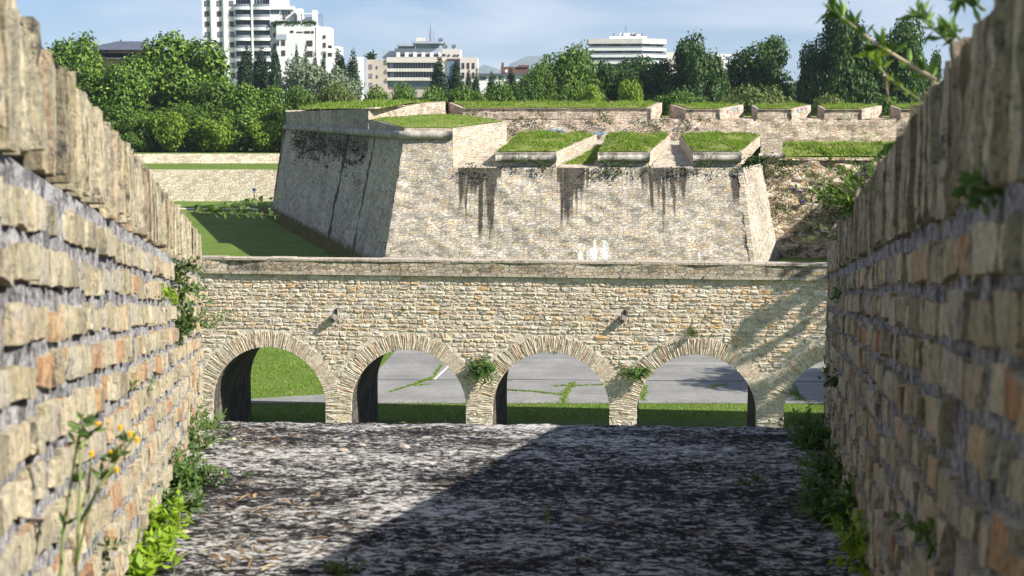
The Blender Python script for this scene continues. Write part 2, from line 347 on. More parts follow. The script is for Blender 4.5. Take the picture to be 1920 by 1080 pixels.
# ============================================================ the embrasure we look through
FS=-.1341                                       # slope of sill, courses and coping (falls outwards)
class Side:
    def __init__(s, sgn, px, pyb, pyt, Y1, slope, kt):
        s.kt=kt; s.sgn=sgn; s.Y1=Y1; s.X1=at(px,600,Y1).x; s.sl=slope
        s.zb=at(px,pyb,Y1).z; s.H=at(px,pyt,Y1).z-s.zb
        k=math.hypot(1,slope); s.nx=-sgn/k; s.ny=sgn*slope/k
    def floor(s,Y): return s.zb+FS*(Y-s.Y1)
    def top(s,Y): return s.H+s.kt*(s.Y1-Y)
    def W(s,Y,t,n=0.0):
        return Vector((s.X1+s.sl*(Y-s.Y1)+s.nx*n, Y+s.ny*n, s.floor(Y)+t))
LEFT=Side(-1,377,790,440,8.08,-.176,.0057); RIGHT=Side(1,1550,801,441,7.93,.193,-.0066)
Y0=.8
def pillow(mb, S, ya, yb, ta, tb, proud, depth=-.035, cell=.028, rough=.006, seed=0, inset=.0028):
    L=yb-ya; H=tb-ta
    na=max(2,int(L/cell)); nb=max(2,int(H/cell))
    aa=[0,inset/L]+[inset/L+(1-2*inset/L)*i/na for i in range(1,na)]+[1-inset/L,1]
    bb=[0,inset/H]+[inset/H+(1-2*inset/H)*i/nb for i in range(1,nb)]+[1-inset/H,1]
    j=[R.uniform(-.006,.006) for _ in range(8)]
    if R.random()<.35:
        q_=R.randrange(4); j[q_]+=(.016 if q_ in(0,2) else -.016)*R.random(); j[4+q_]+=(.014 if q_<2 else -.014)*R.random()
    vs=[]; na_=len(aa); nb_=len(bb)
    tilt=R.uniform(-.006,.006)
    for bi,b in enumerate(bb):
        for ai,a in enumerate(aa):
            y=ya+L*a+(j[0]*(1-a)*(1-b)+j[1]*a*(1-b)+j[2]*(1-a)*b+j[3]*a*b)
            t=ta+H*b+(j[4]*(1-a)*(1-b)+j[5]*a*(1-b)+j[6]*(1-a)*b+j[7]*a*b)
            edge=ai in(0,na_-1) or bi in(0,nb_-1)
            ring=ai in(1,na_-2) or bi in(1,nb_-2)
            y+=.006*nz(y*22,t*22,seed+3.3); t+=.006*nz(y*22,t*22,seed+9.1)
            if edge: n=depth
            else:
                n=proud+tilt*(2*a-1)+rough*.7*nz(y*38,t*38,seed)+rough*.8*nz(y*16,t*5,seed+2)
                if ring: n-=.001+max(0,nz(y*13,t*13,seed+7))*.010
            vs.append(S.W(y,t,n))
    fs=[]
    for b in range(nb_-1):
        for a in range(na_-1):
            q=(b*na_+a,b*na_+a+1,(b+1)*na_+a+1,(b+1)*na_+a)
            fs.append(q if S.sgn<0 else q[::-1])
    mb.add(vs,fs)
def build_side(S, label):
    root=thing('brick_wall',label,'brick wall',S.W(4.5,0,0))
    core=MB(); capt=S.H-.215
    # mortar face
    nu=330; nv=40
    top=S.H-.012
    vs=[]
    for jv in range(nv+1):
        for i in range(nu+1):
            Y=Y0+(S.Y1-Y0)*i/nu; tp=S.top(Y)-.012; t=-.12+(tp+.12)*jv/nv; gd=-.035 if t>tp-.20 else 0.0
            vs.append(S.W(Y,t,gd-.009+.005*nz(Y*7,t*7,4)+.005*nz(Y*27,t*27,8)+.005*nz(Y*66,t*66,2)))
    fs=[]
    for jv in range(nv):
        for i in range(nu):
            q=(jv*(nu+1)+i,jv*(nu+1)+i+1,(jv+1)*(nu+1)+i+1,(jv+1)*(nu+1)+i)
            fs.append(q if S.sgn<0 else q[::-1])
    core.add(vs,fs)
    # the mass behind: outer end, top and back
    Xo=S.sgn*7.0
    def O(Y,t): return Vector((Xo,Y,S.floor(Y)+t+(S.kt*(S.Y1-Y) if t>0 else 0)))
    core.panel(S.W(S.Y1,-.12,0),O(S.Y1,-.12),O(S.Y1,top),S.W(S.Y1,top,0),8,2)
    core.panel(S.W(Y0,top+S.kt*(S.Y1-Y0),0),S.W(S.Y1,top,0),O(S.Y1,top),O(Y0,top),10,8)
    core.panel(O(Y0,-.12),O(S.Y1,-.12),O(S.Y1,top),O(Y0,top),1,1)
    core.panel(S.W(Y0,-.12,0),O(Y0,-.12),O(Y0,top),S.W(Y0,top+S.kt*(S.Y1-Y0),0),1,1)
    part(core,'mortar_core',M['mortar'],root,True)
    br=MB(); N=11; t0=-.05; pit=(capt-.022-t0)/N; k=0
    for c in range(N):
        Y=Y0-R.uniform(0,.2)
        while Y<S.Y1-.05:
            ln=R.choice([.06,.07,.07,.11,.12,.13,.13,.14,.15,.19,.22])*R.uniform(.92,1.06)
            ye=min(Y+ln,S.Y1-.004)
            if S.Y1-ye<.07: ye=S.Y1-.004
            if R.random()>.03 and ye-Y>.05:
                th=.0605*R.uniform(.86,1.06) if c<N-1 else .060
                tb=t0+c*(pit+(S.kt*(S.Y1-Y))/N)+.008*nz(Y*1.1,c*3.1,S.sgn)+R.uniform(-.005,.005)
                pillow(br,S,Y+.003,ye-.003,tb+.004,tb+th+.004,R.uniform(-.002,.011),seed=k*1.7)
            Y=ye+R.choice([.006,.009,.012,.016,.022]); k+=1
    part(br,'brickwork',M['brick'],root,.45)
    cp=MB(); Y=Y0
    while Y<S.Y1-.02:
        kx=S.kt*(S.Y1-Y); ln=R.uniform(.034,.056); ye=min(Y+ln,S.Y1-.002)
        if S.Y1-ye<.04: ye=S.Y1-.002
        pillow(cp,S,Y,ye,kx+capt+R.uniform(-.014,.014),kx+S.H+R.uniform(-.016,.008),R.uniform(.0,.016),depth=-.26,cell=.02,rough=.007,seed=k*1.3,inset=.006)
        Y=ye+R.choice([.004,.007,.010,.014,.018]); k+=1
    part(cp,'coping',M['capbrick'],root,.45,'row of bricks laid on edge along the sloping top')
    return root
build_side(LEFT,'sunlit side wall of weathered yellow brick on the left, wide grey mortar joints')
build_side(RIGHT,'shaded side wall of weathered brown brick on the right, wide grey mortar joints')

# sloping sill between the side walls
fl=MB(); nu=150; nv=230; vs=[]
for j in range(nv+1):
    for i in range(nu+1):
        b=j/nv; Y=Y0+(8.02-Y0)*b
        xl=LEFT.W(Y,0).x-.05; xr=RIGHT.W(Y,0).x+.05; x=xl+(xr-xl)*i/nu
        Y2=Y-.043*x*b; a=i/nu
        z=(LEFT.floor(Y2)*(1-a)+RIGHT.floor(Y2)*a)
        z+=.008*nz(x*4,Y2*4)+.006*nz(x*12,Y2*12,4)+.006*nz(x*34,Y2*34,7)
        if j==nv: z-=.03
        vs.append((x,Y2,z))
fs=[(j*(nu+1)+i,j*(nu+1)+i+1,(j+1)*(nu+1)+i+1,(j+1)*(nu+1)+i) for j in range(nv) for i in range(nu)]
fl.add(vs,fs)
o=fl.build('sill_floor',M['floor'],None,True); tag(o,'rough sloping sill floor covered in black and white lichen','floor',None,'structure')
rb=MB()
plan=[(-9,.6),(9,.6),(9,7.55),(-9,8.3)]
rb.prism(plan,0,lambda x,y: LEFT.floor(y)-.10)
o=rb.build('rampart_ground',M['bastion']); tag(o,'stone rampart carrying the brick side walls','rampart',None,'structure')

# ============================================================ ground
def G(px,py,dz=0): p=onz(px,py,0); return (p.x,p.y,dz)
g=MB()
def gz(x,y): return 0
g.panel((-60,-20,0),(60,-20,0),(60,160,0),(-60,160,0),40,60)
g.panel((-14000,160,0),(14000,160,0),(14000,16000,0),(-14000,16000,0)); g.panel((-14000,-300,0),(-60,-300,0),(-60,160,0),(-14000,160,0)); g.panel((60,-300,0),(14000,-300,0),(14000,160,0),(60,160,0)); g.panel((-60,-300,0),(60,-300,0),(60,-20,0),(-60,-20,0))
o=g.build('ground',M['lawn']); tag(o,'green mown lawn on the bottom of the dry moat','lawn',None,'structure')
# concrete apron seen through the arches
pad=[G(300,757,.012),G(1750,757,.012)]
pad+= [(30,60,.012),(-4.6,60,.012)]
pad+= [G(x,y,.012) for x,y in ((748,650),(738,662),(722,680),(706,697),(690,712),(668,725),(640,734),(610,740),(540,744),(467,749),(300,754))]
p=MB(); p.poly(pad); o=p.build('pavement',M['concrete']); tag(o,'grey concrete apron behind the arches','pavement',None,'structure')
def strip(a,b,w,z,mb):
    a=Vector(a);b=Vector(b);d=(b-a).normalized();s_=Vector((-d.y,d.x,0))*w*.5
    mb.poly([(q.x,q.y,z) for q in (a-s_,b-s_,b+s_,a+s_)])
sm=MB()
for (x0,y0,x1,y1,w_) in ((690,672,1560,672,.05),(690,712,1560,716,.07),(930,712,1560,717,.05),(1150,676,1560,680,.04)):
    strip(G(x0,y0),G(x1,y1),w_,.018,sm)
o=sm.build('pavement_joints',M['seam']); tag(o,None,None,None,'structure')
pm=MB(); strip(G(814,713),G(850,679),.09,.020,pm); strip(G(1195,683),G(1410,683),.05,.020,pm)
strip(G(960,715),G(1150,716),.06,.022,pm)
o=pm.build('pavement_marking',M['paint']); tag(o,None,None,None,'structure')
def tufts(mb, samp, n, h, w, lean=.05):
    for _ in range(n):
        q=samp()
        if q is None: continue
        mb.blade(Vector(q),h*R.uniform(.5,1.3),w*R.uniform(.6,1.3),lean)
def along(path, spread):
    P=[Vector(G(*q)) for q in path]
    def f():
        k=R.randrange(len(P)-1); t=R.random()
        q=P[k].lerp(P[k+1],t); return (q.x+R.gauss(0,spread),q.y+R.gauss(0,spread),.01)
    return f
jg=MB()
for path,n,sp in (([(730,736),(775,722),(795,715)],260,.05),([(785,717),(812,708),(828,684)],260,.05),([(775,723),(800,722)],90,.08),
                  ([(795,714),(815,713)],70,.06),([(945,732),(1000,735),(1055,741)],420,.05),([(1055,757),(1062,735),(1075,718)],460,.09),
                  ([(1075,724),(1135,722)],130,.05),([(1040,725),(1060,724)],60,.05),([(1205,752),(1209,722)],240,.07),([(1330,728),(1345,722),(1362,722)],90,.1),
                  ([(1483,735),(1500,750)],120,.15)):
    tufts(jg,along(path,sp*.7),n,.05,.05,.04)
o=jg.build('grass',M['blades']); tag(o,'green weeds growing along the cracks of the concrete apron','weeds',None,'stuff')
lg=MB()
def arch1():
    return (R.uniform(-10.5,-4.2),R.uniform(43.2,55),0.0)
def a1():
    q=arch1(); 
    d=Vector((q[0],q[1],-EYE)); 
    b=(d.z*CP+d.y*SP)/(d.y*CP-d.z*SP); px=960+F*d.x/(d.y*CP-d.z*SP); py=540-F*b
    lim=[(440,749),(540,743),(610,739),(640,733),(668,724),(690,711),(706,696),(722,679),(738,661),(748,640)]
    for (xa,ya),(xb,yb) in zip(lim,lim[1:]):
        if xa<=px<xb and py<ya+(yb-ya)*(px-xa)/(xb-xa)-1: return q
    return None
tufts(lg,a1,9000,.055,.04,.05)
def a2(): return (R.uniform(-9,12),R.uniform(40.8,43.3),0)
tufts(lg,a2,7000,.05,.04,.04)
o=lg.build('grass',M['blades']); tag(o,'short green grass blades behind the arched wall','grass',None,'stuff')
pt=MB(); y_=132.2
pt.poly([(-60,131.0,.012),(-20,130.6,.012),(-20,132.0,.012),(-60,132.4,.012)])
o=pt.build('path',M['path']); tag(o,'thin pale path crossing the far lawn','path',None,'structure')

# ============================================================ arched wall (bridge)
BO=Vector((0,37,0)); br_=Vector((.9947,-.1028,0)); bn=Vector((.1028,.9947,0))
def BW(u,z,w=0.0): return BO+br_*u+bn*w+Vector((0,0,z))
def bu(px,py):
    d=ray(px,py); t=(BO.x*bn.x+BO.y*bn.y)/(d.x*bn.x+d.y*bn.y); q=d*t
    return (q-BO).dot(br_), EYE+q.z
rgt=[bu(x,742)[0] for x in (610,880,1149,1418)]
sp_=(rgt[3]-rgt[0])/3; rad=219/269.3*sp_/2
cu=[rgt[0]-rad+sp_*i for i in range(-2,7)]
zc=bu(1043,660)[1]; zs=zc-rad; ring=.44
ztop=bu(960,488.5)[1]; zled=bu(960,513)[1]; thick=3.55
U0,U1=cu[0]-sp_*.5,cu[-1]+sp_*.5
out=[(U0,0.0)]
for c in cu:
    out.append((c-rad,0.0))
    for k in range(0,25):
        a=math.pi-math.pi*k/24; out.append((c+rad*math.cos(a),zs+rad*math.sin(a)))
    out.append((c+rad,0.0))
out.append((U1,0.0)); out.append((U1,zled)); out.append((U0,zled))
bridge=thing('arched_wall','long pale rubble wall carried on round brick arches across the moat','arched wall',BW(0,0,0))
b=MB(); n=len(out)
b.add([BW(u,z,0) for u,z in out],[tuple(range(n))],0,[(u,z) for u,z in out])
b.add([BW(u,z,thick) for u,z in out],[tuple(reversed(range(n)))],0,[(u,z) for u,z in out])
for i in range(n):
    (ua,za),(ub,zb_)=out[i],out[(i+1)%n]
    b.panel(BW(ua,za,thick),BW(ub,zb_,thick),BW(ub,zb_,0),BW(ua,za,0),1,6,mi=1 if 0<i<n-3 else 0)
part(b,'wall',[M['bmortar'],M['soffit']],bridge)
# rubble facing, every stone laid by itself
def plate(mb, outline, proud, seedz, inset=.16, frame=BW, depth=.03):
    cx=sum(p[0] for p in outline)/len(outline); cz=sum(p[1] for p in outline)/len(outline)
    m=len(outline); vs=[];
    for (u,z) in outline: vs.append(frame(u,z,depth))
    for (u,z) in outline: vs.append(frame(cx+(u-cx)*(1-inset*.35),cz+(z-cz)*(1-inset*.5),-proud*.75+.006*R.uniform(-1,1)))
    for (u,z) in outline: vs.append(frame(cx+(u-cx)*(1-inset*1.6),cz+(z-cz)*(1-inset*1.9),-proud+.014*R.uniform(-1,1)))
    vs.append(frame(cx,cz,-proud*1.05+.012*R.uniform(-1,1)))
    fs=[]
    for r in range(2):
        for i in range(m): fs.append((r*m+i,r*m+(i+1)%m,(r+1)*m+(i+1)%m,(r+1)*m+i))
    for i in range(m): fs.append((2*m+i,2*m+(i+1)%m,3*m))
    mb.add(vs,fs)
def in_ring(u,z):
    for c in cu:
        if abs(u-c)<rad+ring+.02:
            if z>=zs:
                if math.hypot(u-c,z-zs)<rad+ring-.01: return True
            elif abs(u-c)<rad+.02: return True
    return False
hole=[bu(630,588),bu(1171,590)]
st=MB(); z=.02; row=0
ua,ub=bu(365,600)[0]-.6,bu(1560,600)[0]+.6
while z<zled-.06:
    h=R.uniform(.075,.15)
    if z+h>zled-.04: h=zled-.045-z
    if h<.05: break
    u=ua-R.random()*.3
    while u<ub:
        l=h*R.uniform(1.1,2.8) if h>.10 else h*R.uniform(1.6,3.8)
        dz=.022*nz(u*.8,row*2.2); zz=z+dz
        hh=h*R.uniform(.84,1.0)
        corners=[(u,zz),(u+l,zz),(u+l,zz+hh),(u,zz+hh)]
        mid=[(u+l*.5,zz+hh*.5)]
        skip=any(in_ring(*q) for q in corners+mid+[(u+l*.5,zz),(u+l*.5,zz+hh)])
        if not skip:
            skip=any(abs(u+l*.5-hx)<l*.5+.03 and zz<hz+.14 and zz+hh>hz-.18 for hx,hz in hole)
        if not skip:
            g_=.012
            ol=[(u+g_,zz+g_),(u+l*R.uniform(.3,.7),zz+g_*.6),(u+l-g_,zz+g_),(u+l-g_*.5,zz+hh*R.uniform(.35,.65)),(u+l-g_,zz+hh-g_),(u+l*R.uniform(.3,.7),zz+hh-g_*.5),(u+g_,zz+hh-g_),(u+g_*.5,zz+hh*R.uniform(.35,.65))]
            jj=.14*min(hh,l)
            ol=[(a+R.uniform(-jj,jj)*.75,b2+R.uniform(-jj,jj)) for a,b2 in ol]
            plate(st,ol,R.uniform(.006,.024),row)
            u+=l+R.uniform(0,.02)
        else:
            u+=.07
    z+=h+.012; row+=1
part(st,'stone_facing',M['stone'],bridge)
for ci,c in enumerate(cu):
    if c+rad<ua-1 or c-rad>ub+1: continue
    v=MB(); a=-.10; 
    while a<math.pi+.10:
        da=R.uniform(.022,.034)
        r0=rad-.004; r1=rad+ring*R.uniform(.86,1.04)
        def pp(an,rr):
            x=c+rr*math.cos(an); zz=zs+rr*math.sin(an)
            return (x,zz)
        g_=.0025
        ol=[pp(a+g_,r0),pp(a+da*.5,r0),pp(a+da-g_,r0),pp(a+da-g_,(r0+r1)/2),pp(a+da-g_,r1),pp(a+da*.5,r1),pp(a+g_,r1),pp(a+g_,(r0+r1)/2)]
        plate(v,ol,R.uniform(.005,.015),0,.05)
        a+=da+.002
    part(v,'arch_ring',M['voussoir'],bridge)
cop=MB(); W0=ztop-zled
cop.panel(BW(U0,zled,-.05),BW(U1,zled,-.05),BW(U1,ztop-.05,-.05),BW(U0,ztop-.05,-.05),420,4,jit=.05,att=lambda p,a,b: .45*max(0,nz(p.x*.5,3))+.2)
cop.panel(BW(U1,zled,.42),BW(U0,zled,.42),BW(U0,ztop-.05,.42),BW(U1,ztop-.05,.42),20,1)
part(cop,'parapet',M['parapet_wall'],bridge,label='low parapet of worn small stones')
sl_=MB(); u=U0
while u<U1:
    e=min(u+R.uniform(.5,1.2),U1); k=R.uniform(-.012,.010)
    P=[BW(u+.002,ztop-.055,-.075+R.uniform(-.012,.012)),BW(e-.002,ztop-.055,-.075+R.uniform(-.012,.012)),BW(e-.002,ztop-.055,.44),BW(u+.002,ztop-.055,.44)]; up=Vector((0,0,.055+k))
    sl_.panel(P[0],P[1],P[1]+up,P[0]+up,3,1,jit=.012); sl_.panel(P[0]+up,P[1]+up,P[2]+up,P[3]+up,3,2); sl_.panel(P[1],P[2],P[2]+up,P[1]+up); sl_.panel(P[3],P[0],P[0]+up,P[3]+up); sl_.panel(P[2],P[3],P[3]+up,P[2]+up); sl_.panel(P[3],P[2],P[1],P[0]); u=e
part(sl_,'coping',M['parapet'],bridge)
led=MB(); u=U0
while u<U1:                        # thin projecting ledge under the parapet
    e=min(u+R.uniform(.5,1.1),U1); j=R.uniform(-.015,.015)
    P=[BW(u+.004,zled-.075,-.10+j),BW(e-.004,zled-.075,-.10+j),BW(e-.004,zled-.075,.02),BW(u+.004,zled-.075,.02)]; up=Vector((0,0,.072))
    led.panel(P[0],P[1],P[1]+up,P[0]+up,3,1,jit=.012); led.panel(P[0]+up,P[1]+up,P[2]+up,P[3]+up); led.panel(P[3],P[2],P[1],P[0]); led.panel(P[1],P[2],P[2]+up,P[1]+up); led.panel(P[3],P[0],P[0]+up,P[3]+up); u=e
part(led,'ledge',M['parapet'],bridge)
for hx,hz in hole:
    s_=MB()
    # dark slot framed by the stones, with a broken spout under it
    P=[BW(hx-.035,hz-.06,-.022),BW(hx+.045,hz-.06,-.022),BW(hx+.045,hz+.13,-.022),BW(hx-.035,hz+.13,-.022)]
    s_.panel(*P,mi=0)
    part(s_,'drain_slot',M['black'],bridge)
    s2=MB(); s2.tube([BW(hx-.04,hz-.10,.05),BW(hx-.05,hz-.11,-.10),BW(hx-.06,hz-.15,-.20)],[.11,.10,.06],8)
    part(s2,'drain_spout',M['spout'],bridge)

# ============================================================ bastion
bast=thing('bastion','large stone bastion with sloping walls, embrasures and grassy tops','bastion',(0,80,0))
bz=E(-8.85); SILL=E(-3.16); COR=E(-1.5)
L0=Vector((-7.23,80,bz)); L1=Vector((-21.4,128,bz)); T0=Vector((-6.1,81.8,COR)); T1=Vector((-20.1,129,COR))
F1=Vector((13.6,80,bz)); FT1=Vector((12.95,81.4,SILL)); 
k_=(SILL-bz)/(COR-bz); FT0=L0.lerp(T0,k_)
rs=random.Random(31); RUNS=[]; WRUNS=[]
for (x0,x1,y0,yl,n_,st_) in ((858,938,306,350,22,.72),(1046,1104,306,345,16,.70),(1202,1288,306,345,24,.72),(858,938,306,410,16,.92),(862,880,312,470,2,.9),(900,932,318,490,4,.95),(1046,1104,306,410,14,.92),(1052,1074,312,455,3,1.0),(1202,1288,306,392,17,.92),(1206,1228,330,420,2,.8),(1238,1266,315,470,4,.95),(1366,1386,330,405,3,.95),
        (1300,1345,306,360,4,.5),(1028,1044,306,360,2,.55),(950,1000,306,345,5,.45),(770,830,290,380,5,.30),(1116,1186,306,360,6,.5),(940,1400,306,330,26,.45)):
    for _ in range(n_):
        c=rs.uniform(x0,x1); w_=rs.uniform(3.5,8); RUNS.append((c-w_,c+w_,y0+rs.uniform(-2,8),y0+(yl-y0)*rs.uniform(.45,1.1),st_*rs.uniform(.6,1.05)))
for (x0,x1,y0,n_) in ((1086,1146,446,20),(1280,1345,462,4),(1056,1068,470,2),(1028,1034,400,1)):
    for _ in range(n_):
        c=rs.uniform(x0,x1); w_=rs.uniform(2.5,5.5); WRUNS.append((c-w_,c+w_,y0+rs.uniform(-8,22),525,-rs.uniform(.6,1.0)))
def front_stain(p,a,b):
    q=Vector((p.x,p.y,p.z-EYE)); dep=q.y*CP-q.z*SP
    px=960+F*q.x/dep; py=540-F*(q.z*CP+q.y*SP)/dep
    s=0
    for (x0,x1,y0,y1,st_) in RUNS:
        if x0<px<x1 and y0-4<py<y1:
            e=min(1,(px-x0)/2.5,(x1-px)/2.5); f=min(1,(y1-py)/(y1-y0)*1.8)
            s=max(s,st_*max(.25,e)*f**.7)
    for (x0,x1,y0,y1,st_) in WRUNS:
        if x0<px<x1 and y0<py<y1: s=min(s,st_*min(1,(py-y0)/14))
    return s
wm=MB()
wm.panel(L0,F1,FT1,FT0,280,50,att=front_stain,jit=.10)
wm.panel(FT0,FT0.lerp(FT1,(3.0)/(FT1.x-FT0.x)),Vector((-3.35,81.75,COR)),T0,20,10,att=front_stain,jit=.05)
def left_stain(p,a,b):
    s=0
    for c,w_,st_ in ((.17,.007,.70),(.36,.010,.80),(.62,.01,.25)):
        c2=1-c-.02*(1-b)
        if abs(a-c2)<w_: s=max(s,st_)
    if b>.72 and .18<a<.80: s=max(s,.55*min(1,(b-.72)/.1))
    if b<.30: s=min(s,-.30 if s==0 else s)
    return s
wm.panel(L1,L0,T0,T1,160,40,att=left_stain,jit=.10)
# right flank and the re-entrant
FB=Vector((16.4,87.6,bz)); FT=Vector((15.3,88.2,SILL))
wm.panel(F1,FB,FT,FT1,20,20,u0=21,jit=.06)
wm.panel(Vector((-21.4,128,bz)),Vector((-2,150,bz)),Vector((-2,149,E(.1))),T1+Vector((0,0,1.6)),4,4)
part(wm,'wall',M['bastion'],bast,label='battered masonry wall with black damp streaks')
# light quoins along the right arris
qm=MB()
for i in range(26):
    t0_=i/26; t1_=(i+.94)/26
    a=F1.lerp(FT1,t0_); b_=F1.lerp(FT1,t1_); wv=.25+.03*math.sin(i*2.3)
    qm.panel(a+Vector((-wv,-.035,0)),a+Vector((.02,-.04,0)),b_+Vector((.02,-.04,0)),b_+Vector((-wv,-.035,0)))
    e=(FB-F1).normalized()*(.7-wv)
    qm.panel(a+Vector((.02,-.04,0)),a+e+Vector((.03,-.03,0)),b_+e+Vector((.03,-.03,0)),b_+Vector((.02,-.04,0)))
part(qm,'quoin',M['cheek'],bast)
def cordon(pts, r, name='cordon'):
    mb=MB(); P=[]
    for a,b_ in zip(pts,pts[1:]):
        a=Vector(a);b_=Vector(b_); m=max(1,int((b_-a).length/.5))
        for i in range(m): P.append(a.lerp(b_,i/m))
    P.append(Vector(pts[-1]))
    rr=[r*(1+.10*nz(p.x*2,p.y*2,1)) for p in P]
    mb.tube(P,rr,10); return mb
part(cordon([T1+Vector((-.12,0,.1)),T0+Vector((-.1,-.12,.16)),Vector((-3.36,81.72,E(-1.34)))],.24),'cordon',M['cordon'],bast,True)
# parapet of the left face
pl=MB(); PA=Vector((-9.08,91.8,0)); dr=(T1-T0).normalized(); inn=Vector((.96,.285,0))
A0=Vector((PA.x,PA.y,COR+.2)); A1=T1+Vector((0,0,.2))
ta_,tb_=E(.16),E(-.05)
pl.panel(A1,A0,Vector((A0.x,A0.y,ta_)),Vector((A1.x,A1.y,tb_)),60,6,att=lambda p,a,b:.38,jit=.05)
pl.panel(Vector((A1.x,A1.y,tb_)),Vector((A0.x,A0.y,ta_)),Vector((A0.x,A0.y,ta_))+inn*.9,Vector((A1.x,A1.y,tb_))+inn*.9,20,1)
# low end of the parapet above the near corner
pl.panel(A0,T0+Vector((.02,0,.2)),T0+Vector((.02,0,.58)),Vector((A0.x,A0.y,E(-.55))),10,2)
part(pl,'parapet',M['bastion'],bast)
for px_ in (570,606):
    c=None
    for i in range(200):
        q=A0.lerp(A1,i/199); d=q-Vector((0,0,EYE))
        if 960+F*d.x/(d.y*CP-d.z*SP)<px_: c=q; break
    zt=ta_+(tb_-ta_)*(c-A0).length/(A1-A0).length
    nm=MB(); nm.panel(Vector((c.x-.03,c.y,zt-.25)),Vector((c.x-.03,c.y,zt-.25))-dr*1.1,Vector((c.x-.03,c.y,zt+.03))-dr*1.1,Vector((c.x-.03,c.y,zt+.03)))
    part(nm,'loophole',M['coping'],bast)
# low block behind the near corner
B0=[(-6.05,81.85),(-3.35,81.8),(-.33,89.0),(-.9,90.2),(-3.25,96.9),(-5.2,97.5),(-9.0,91.9)]
zb0=lambda x,y: E(-.96+.045*(y-81.8))
m0=MB()
m0.panel((-6.05,81.78,E(-1.12)),(-3.35,81.74,E(-1.12)),(-3.35,81.78,E(-.96)),(-6.05,81.82,E(-.96)),8,1)
ck=[(-3.35,81.8),(-.33,89.0)]
def cheek(mb,a,b_,za,zb_,ta,tb,nu=14,nv=6):
    mb.panel((a[0],a[1],za),(b_[0],b_[1],zb_),(b_[0],b_[1],tb),(a[0],a[1],ta),nu,nv,jit=.04)
m0.add([(x,y,zb0(x,y)) for x,y in B0],[tuple(range(7))],0,[(x,y) for x,y in B0])
blk=part(m0,'block_top',M['cheek'],bast)
m0=MB(); cheek(m0,ck[0],ck[1],SILL-.05,E(-2.02),zb0(*ck[0]),zb0(*ck[1]))
cheek(m0,(-.33,89.0),(-.9,90.4),E(-2.02),E(-2.02),zb0(-.33,89),zb0(-.9,90.4),2,2)
part(m0,'embrasure_cheek',M['cheek'],bast)
# merlons along the front
def merlon(FL,FR,BR,BL,zf,zbk,name='merlon',cord=True):
    mb=MB(); r=MB()
    zt=lambda x,y: zf+(zbk-zf)*max(0,min(1,(y-FL[1])/(BL[1]-FL[1])))
    lo=lambda x,y: (SILL-.04)+(E(-2.04)-SILL)*max(0,min(1,(y-81.5)/(88-81.5)))
    plan=[FL,FR,BR,BL]
    for i in range(4):
        a,b_=plan[i],plan[(i+1)%4]
        mb.panel((a[0],a[1],lo(*a)),(b_[0],b_[1],lo(*b_)),(b_[0],b_[1],zt(*b_)),(a[0],a[1],zt(*a)),14,5,mi=0,jit=.04)
    mb.add([(x,y,zt(x,y)) for x,y in plan],[(0,1,2,3)],1,plan)
    o=part(mb,name,[M['cheek'],M['coping']],bast)
    if cord:
        c=cordon([(FL[0]-.02,FL[1]-.08,E(-2.64)),(FR[0]+.02,FR[1]-.08,E(-2.64))],.20)
        q=c.build('cordon',M['cordon'],None,True); 
        for v in q.data.vertices: v.co-=Vector(bast.location)
        q.parent=o
        bd=MB(); bd.box(FL[0]-.03,FR[0]+.03,FL[1]-.13,FL[1]+.02,E(-2.44),zf+.01)
        q=bd.build('band',M['cordon']); 
        for v in q.data.vertices: v.co-=Vector(bast.location)
        q.parent=o
    return plan,zt
MER=[merlon((-.91,81.75),(2.49,81.75),(5.15,88),(.33,88),E(-2.32),E(-1.40)),
     merlon((4.86,81.72),(7.76,81.72),(9.6,88),(5.77,88),E(-2.32),E(-1.45)),
     merlon((10.22,81.7),(12.92,81.7),(15.1,88),(10.17,88),E(-2.30),E(-1.48))]
# embrasure floors
ef=MB()
for (a,b_,c,d) in (((-3.35,81.4),(-.91,81.4),(.33,88),(-.6,88)),((2.49,81.4),(4.86,81.4),(5.77,88),(5.15,88)),((7.76,81.4),(10.22,81.4),(10.17,88),(9.6,88))):
    ef.panel((a[0],a[1],SILL),(b_[0],b_[1],SILL),(c[0],c[1],E(-2.02)),(d[0],d[1],E(-2.02)),6,12,jit=.05)
ef.panel((-4,88,E(-2.02)),(15.3,88,E(-2.02)),(15.3,97.1,E(-1.96)),(-4,97.1,E(-1.96)),30,10,jit=.05)
part(ef,'platform',M['coping'],bast)
# stub of parapet at the right shoulder
sb=MB(); sb.box(15.12,16.45,88.0,88.6,E(-2.75),E(-1.62)); part(sb,'parapet',M['cheek'],bast)
part(cordon([(15.0,87.95,E(-2.72)),(16.6,87.95,E(-2.72))],.17),'cordon',M['cordon'],bast,True)
# upper rampart wall with its own merlons
uw=MB(); UX0,UX1=-3.3,33
uw.panel((UX0,97,E(-2.1)),(UX1,97,E(-2.1)),(UX1,97.12,E(-.5)),(UX0,97.12,E(-.5)),120,8,jit=.12,att=lambda p,a,b: .16 if p.x>13 else 0)
uw.panel((UX0-1,97.12,E(-.5)),(UX1,97.12,E(-.5)),(UX1,101.2,E(-.42)),(UX0-1,101.2,E(-.42)),40,4)
uw.panel((-9.05,91.9,E(-1.3)),(-4.55,99.2,E(-1.0)),(-4.55,99.2,E(.66)),(-9.05,91.9,E(.17)),26,8,jit=.05)
uw.panel((-9.05,91.9,E(.17)),(-4.55,99.2,E(.66)),(-5.1,99.6,E(.66)),(-9.6,92.3,E(.17)),10,1)
uw.panel((-4.55,99.2,E(-1.0)),(-4.9,103,E(-1.0)),(-4.9,103,E(.7)),(-4.55,99.2,E(.66)),4,3)
part(uw,'upper_wall',M['upper'],bast,label='long upper wall set back behind the lower embrasures')
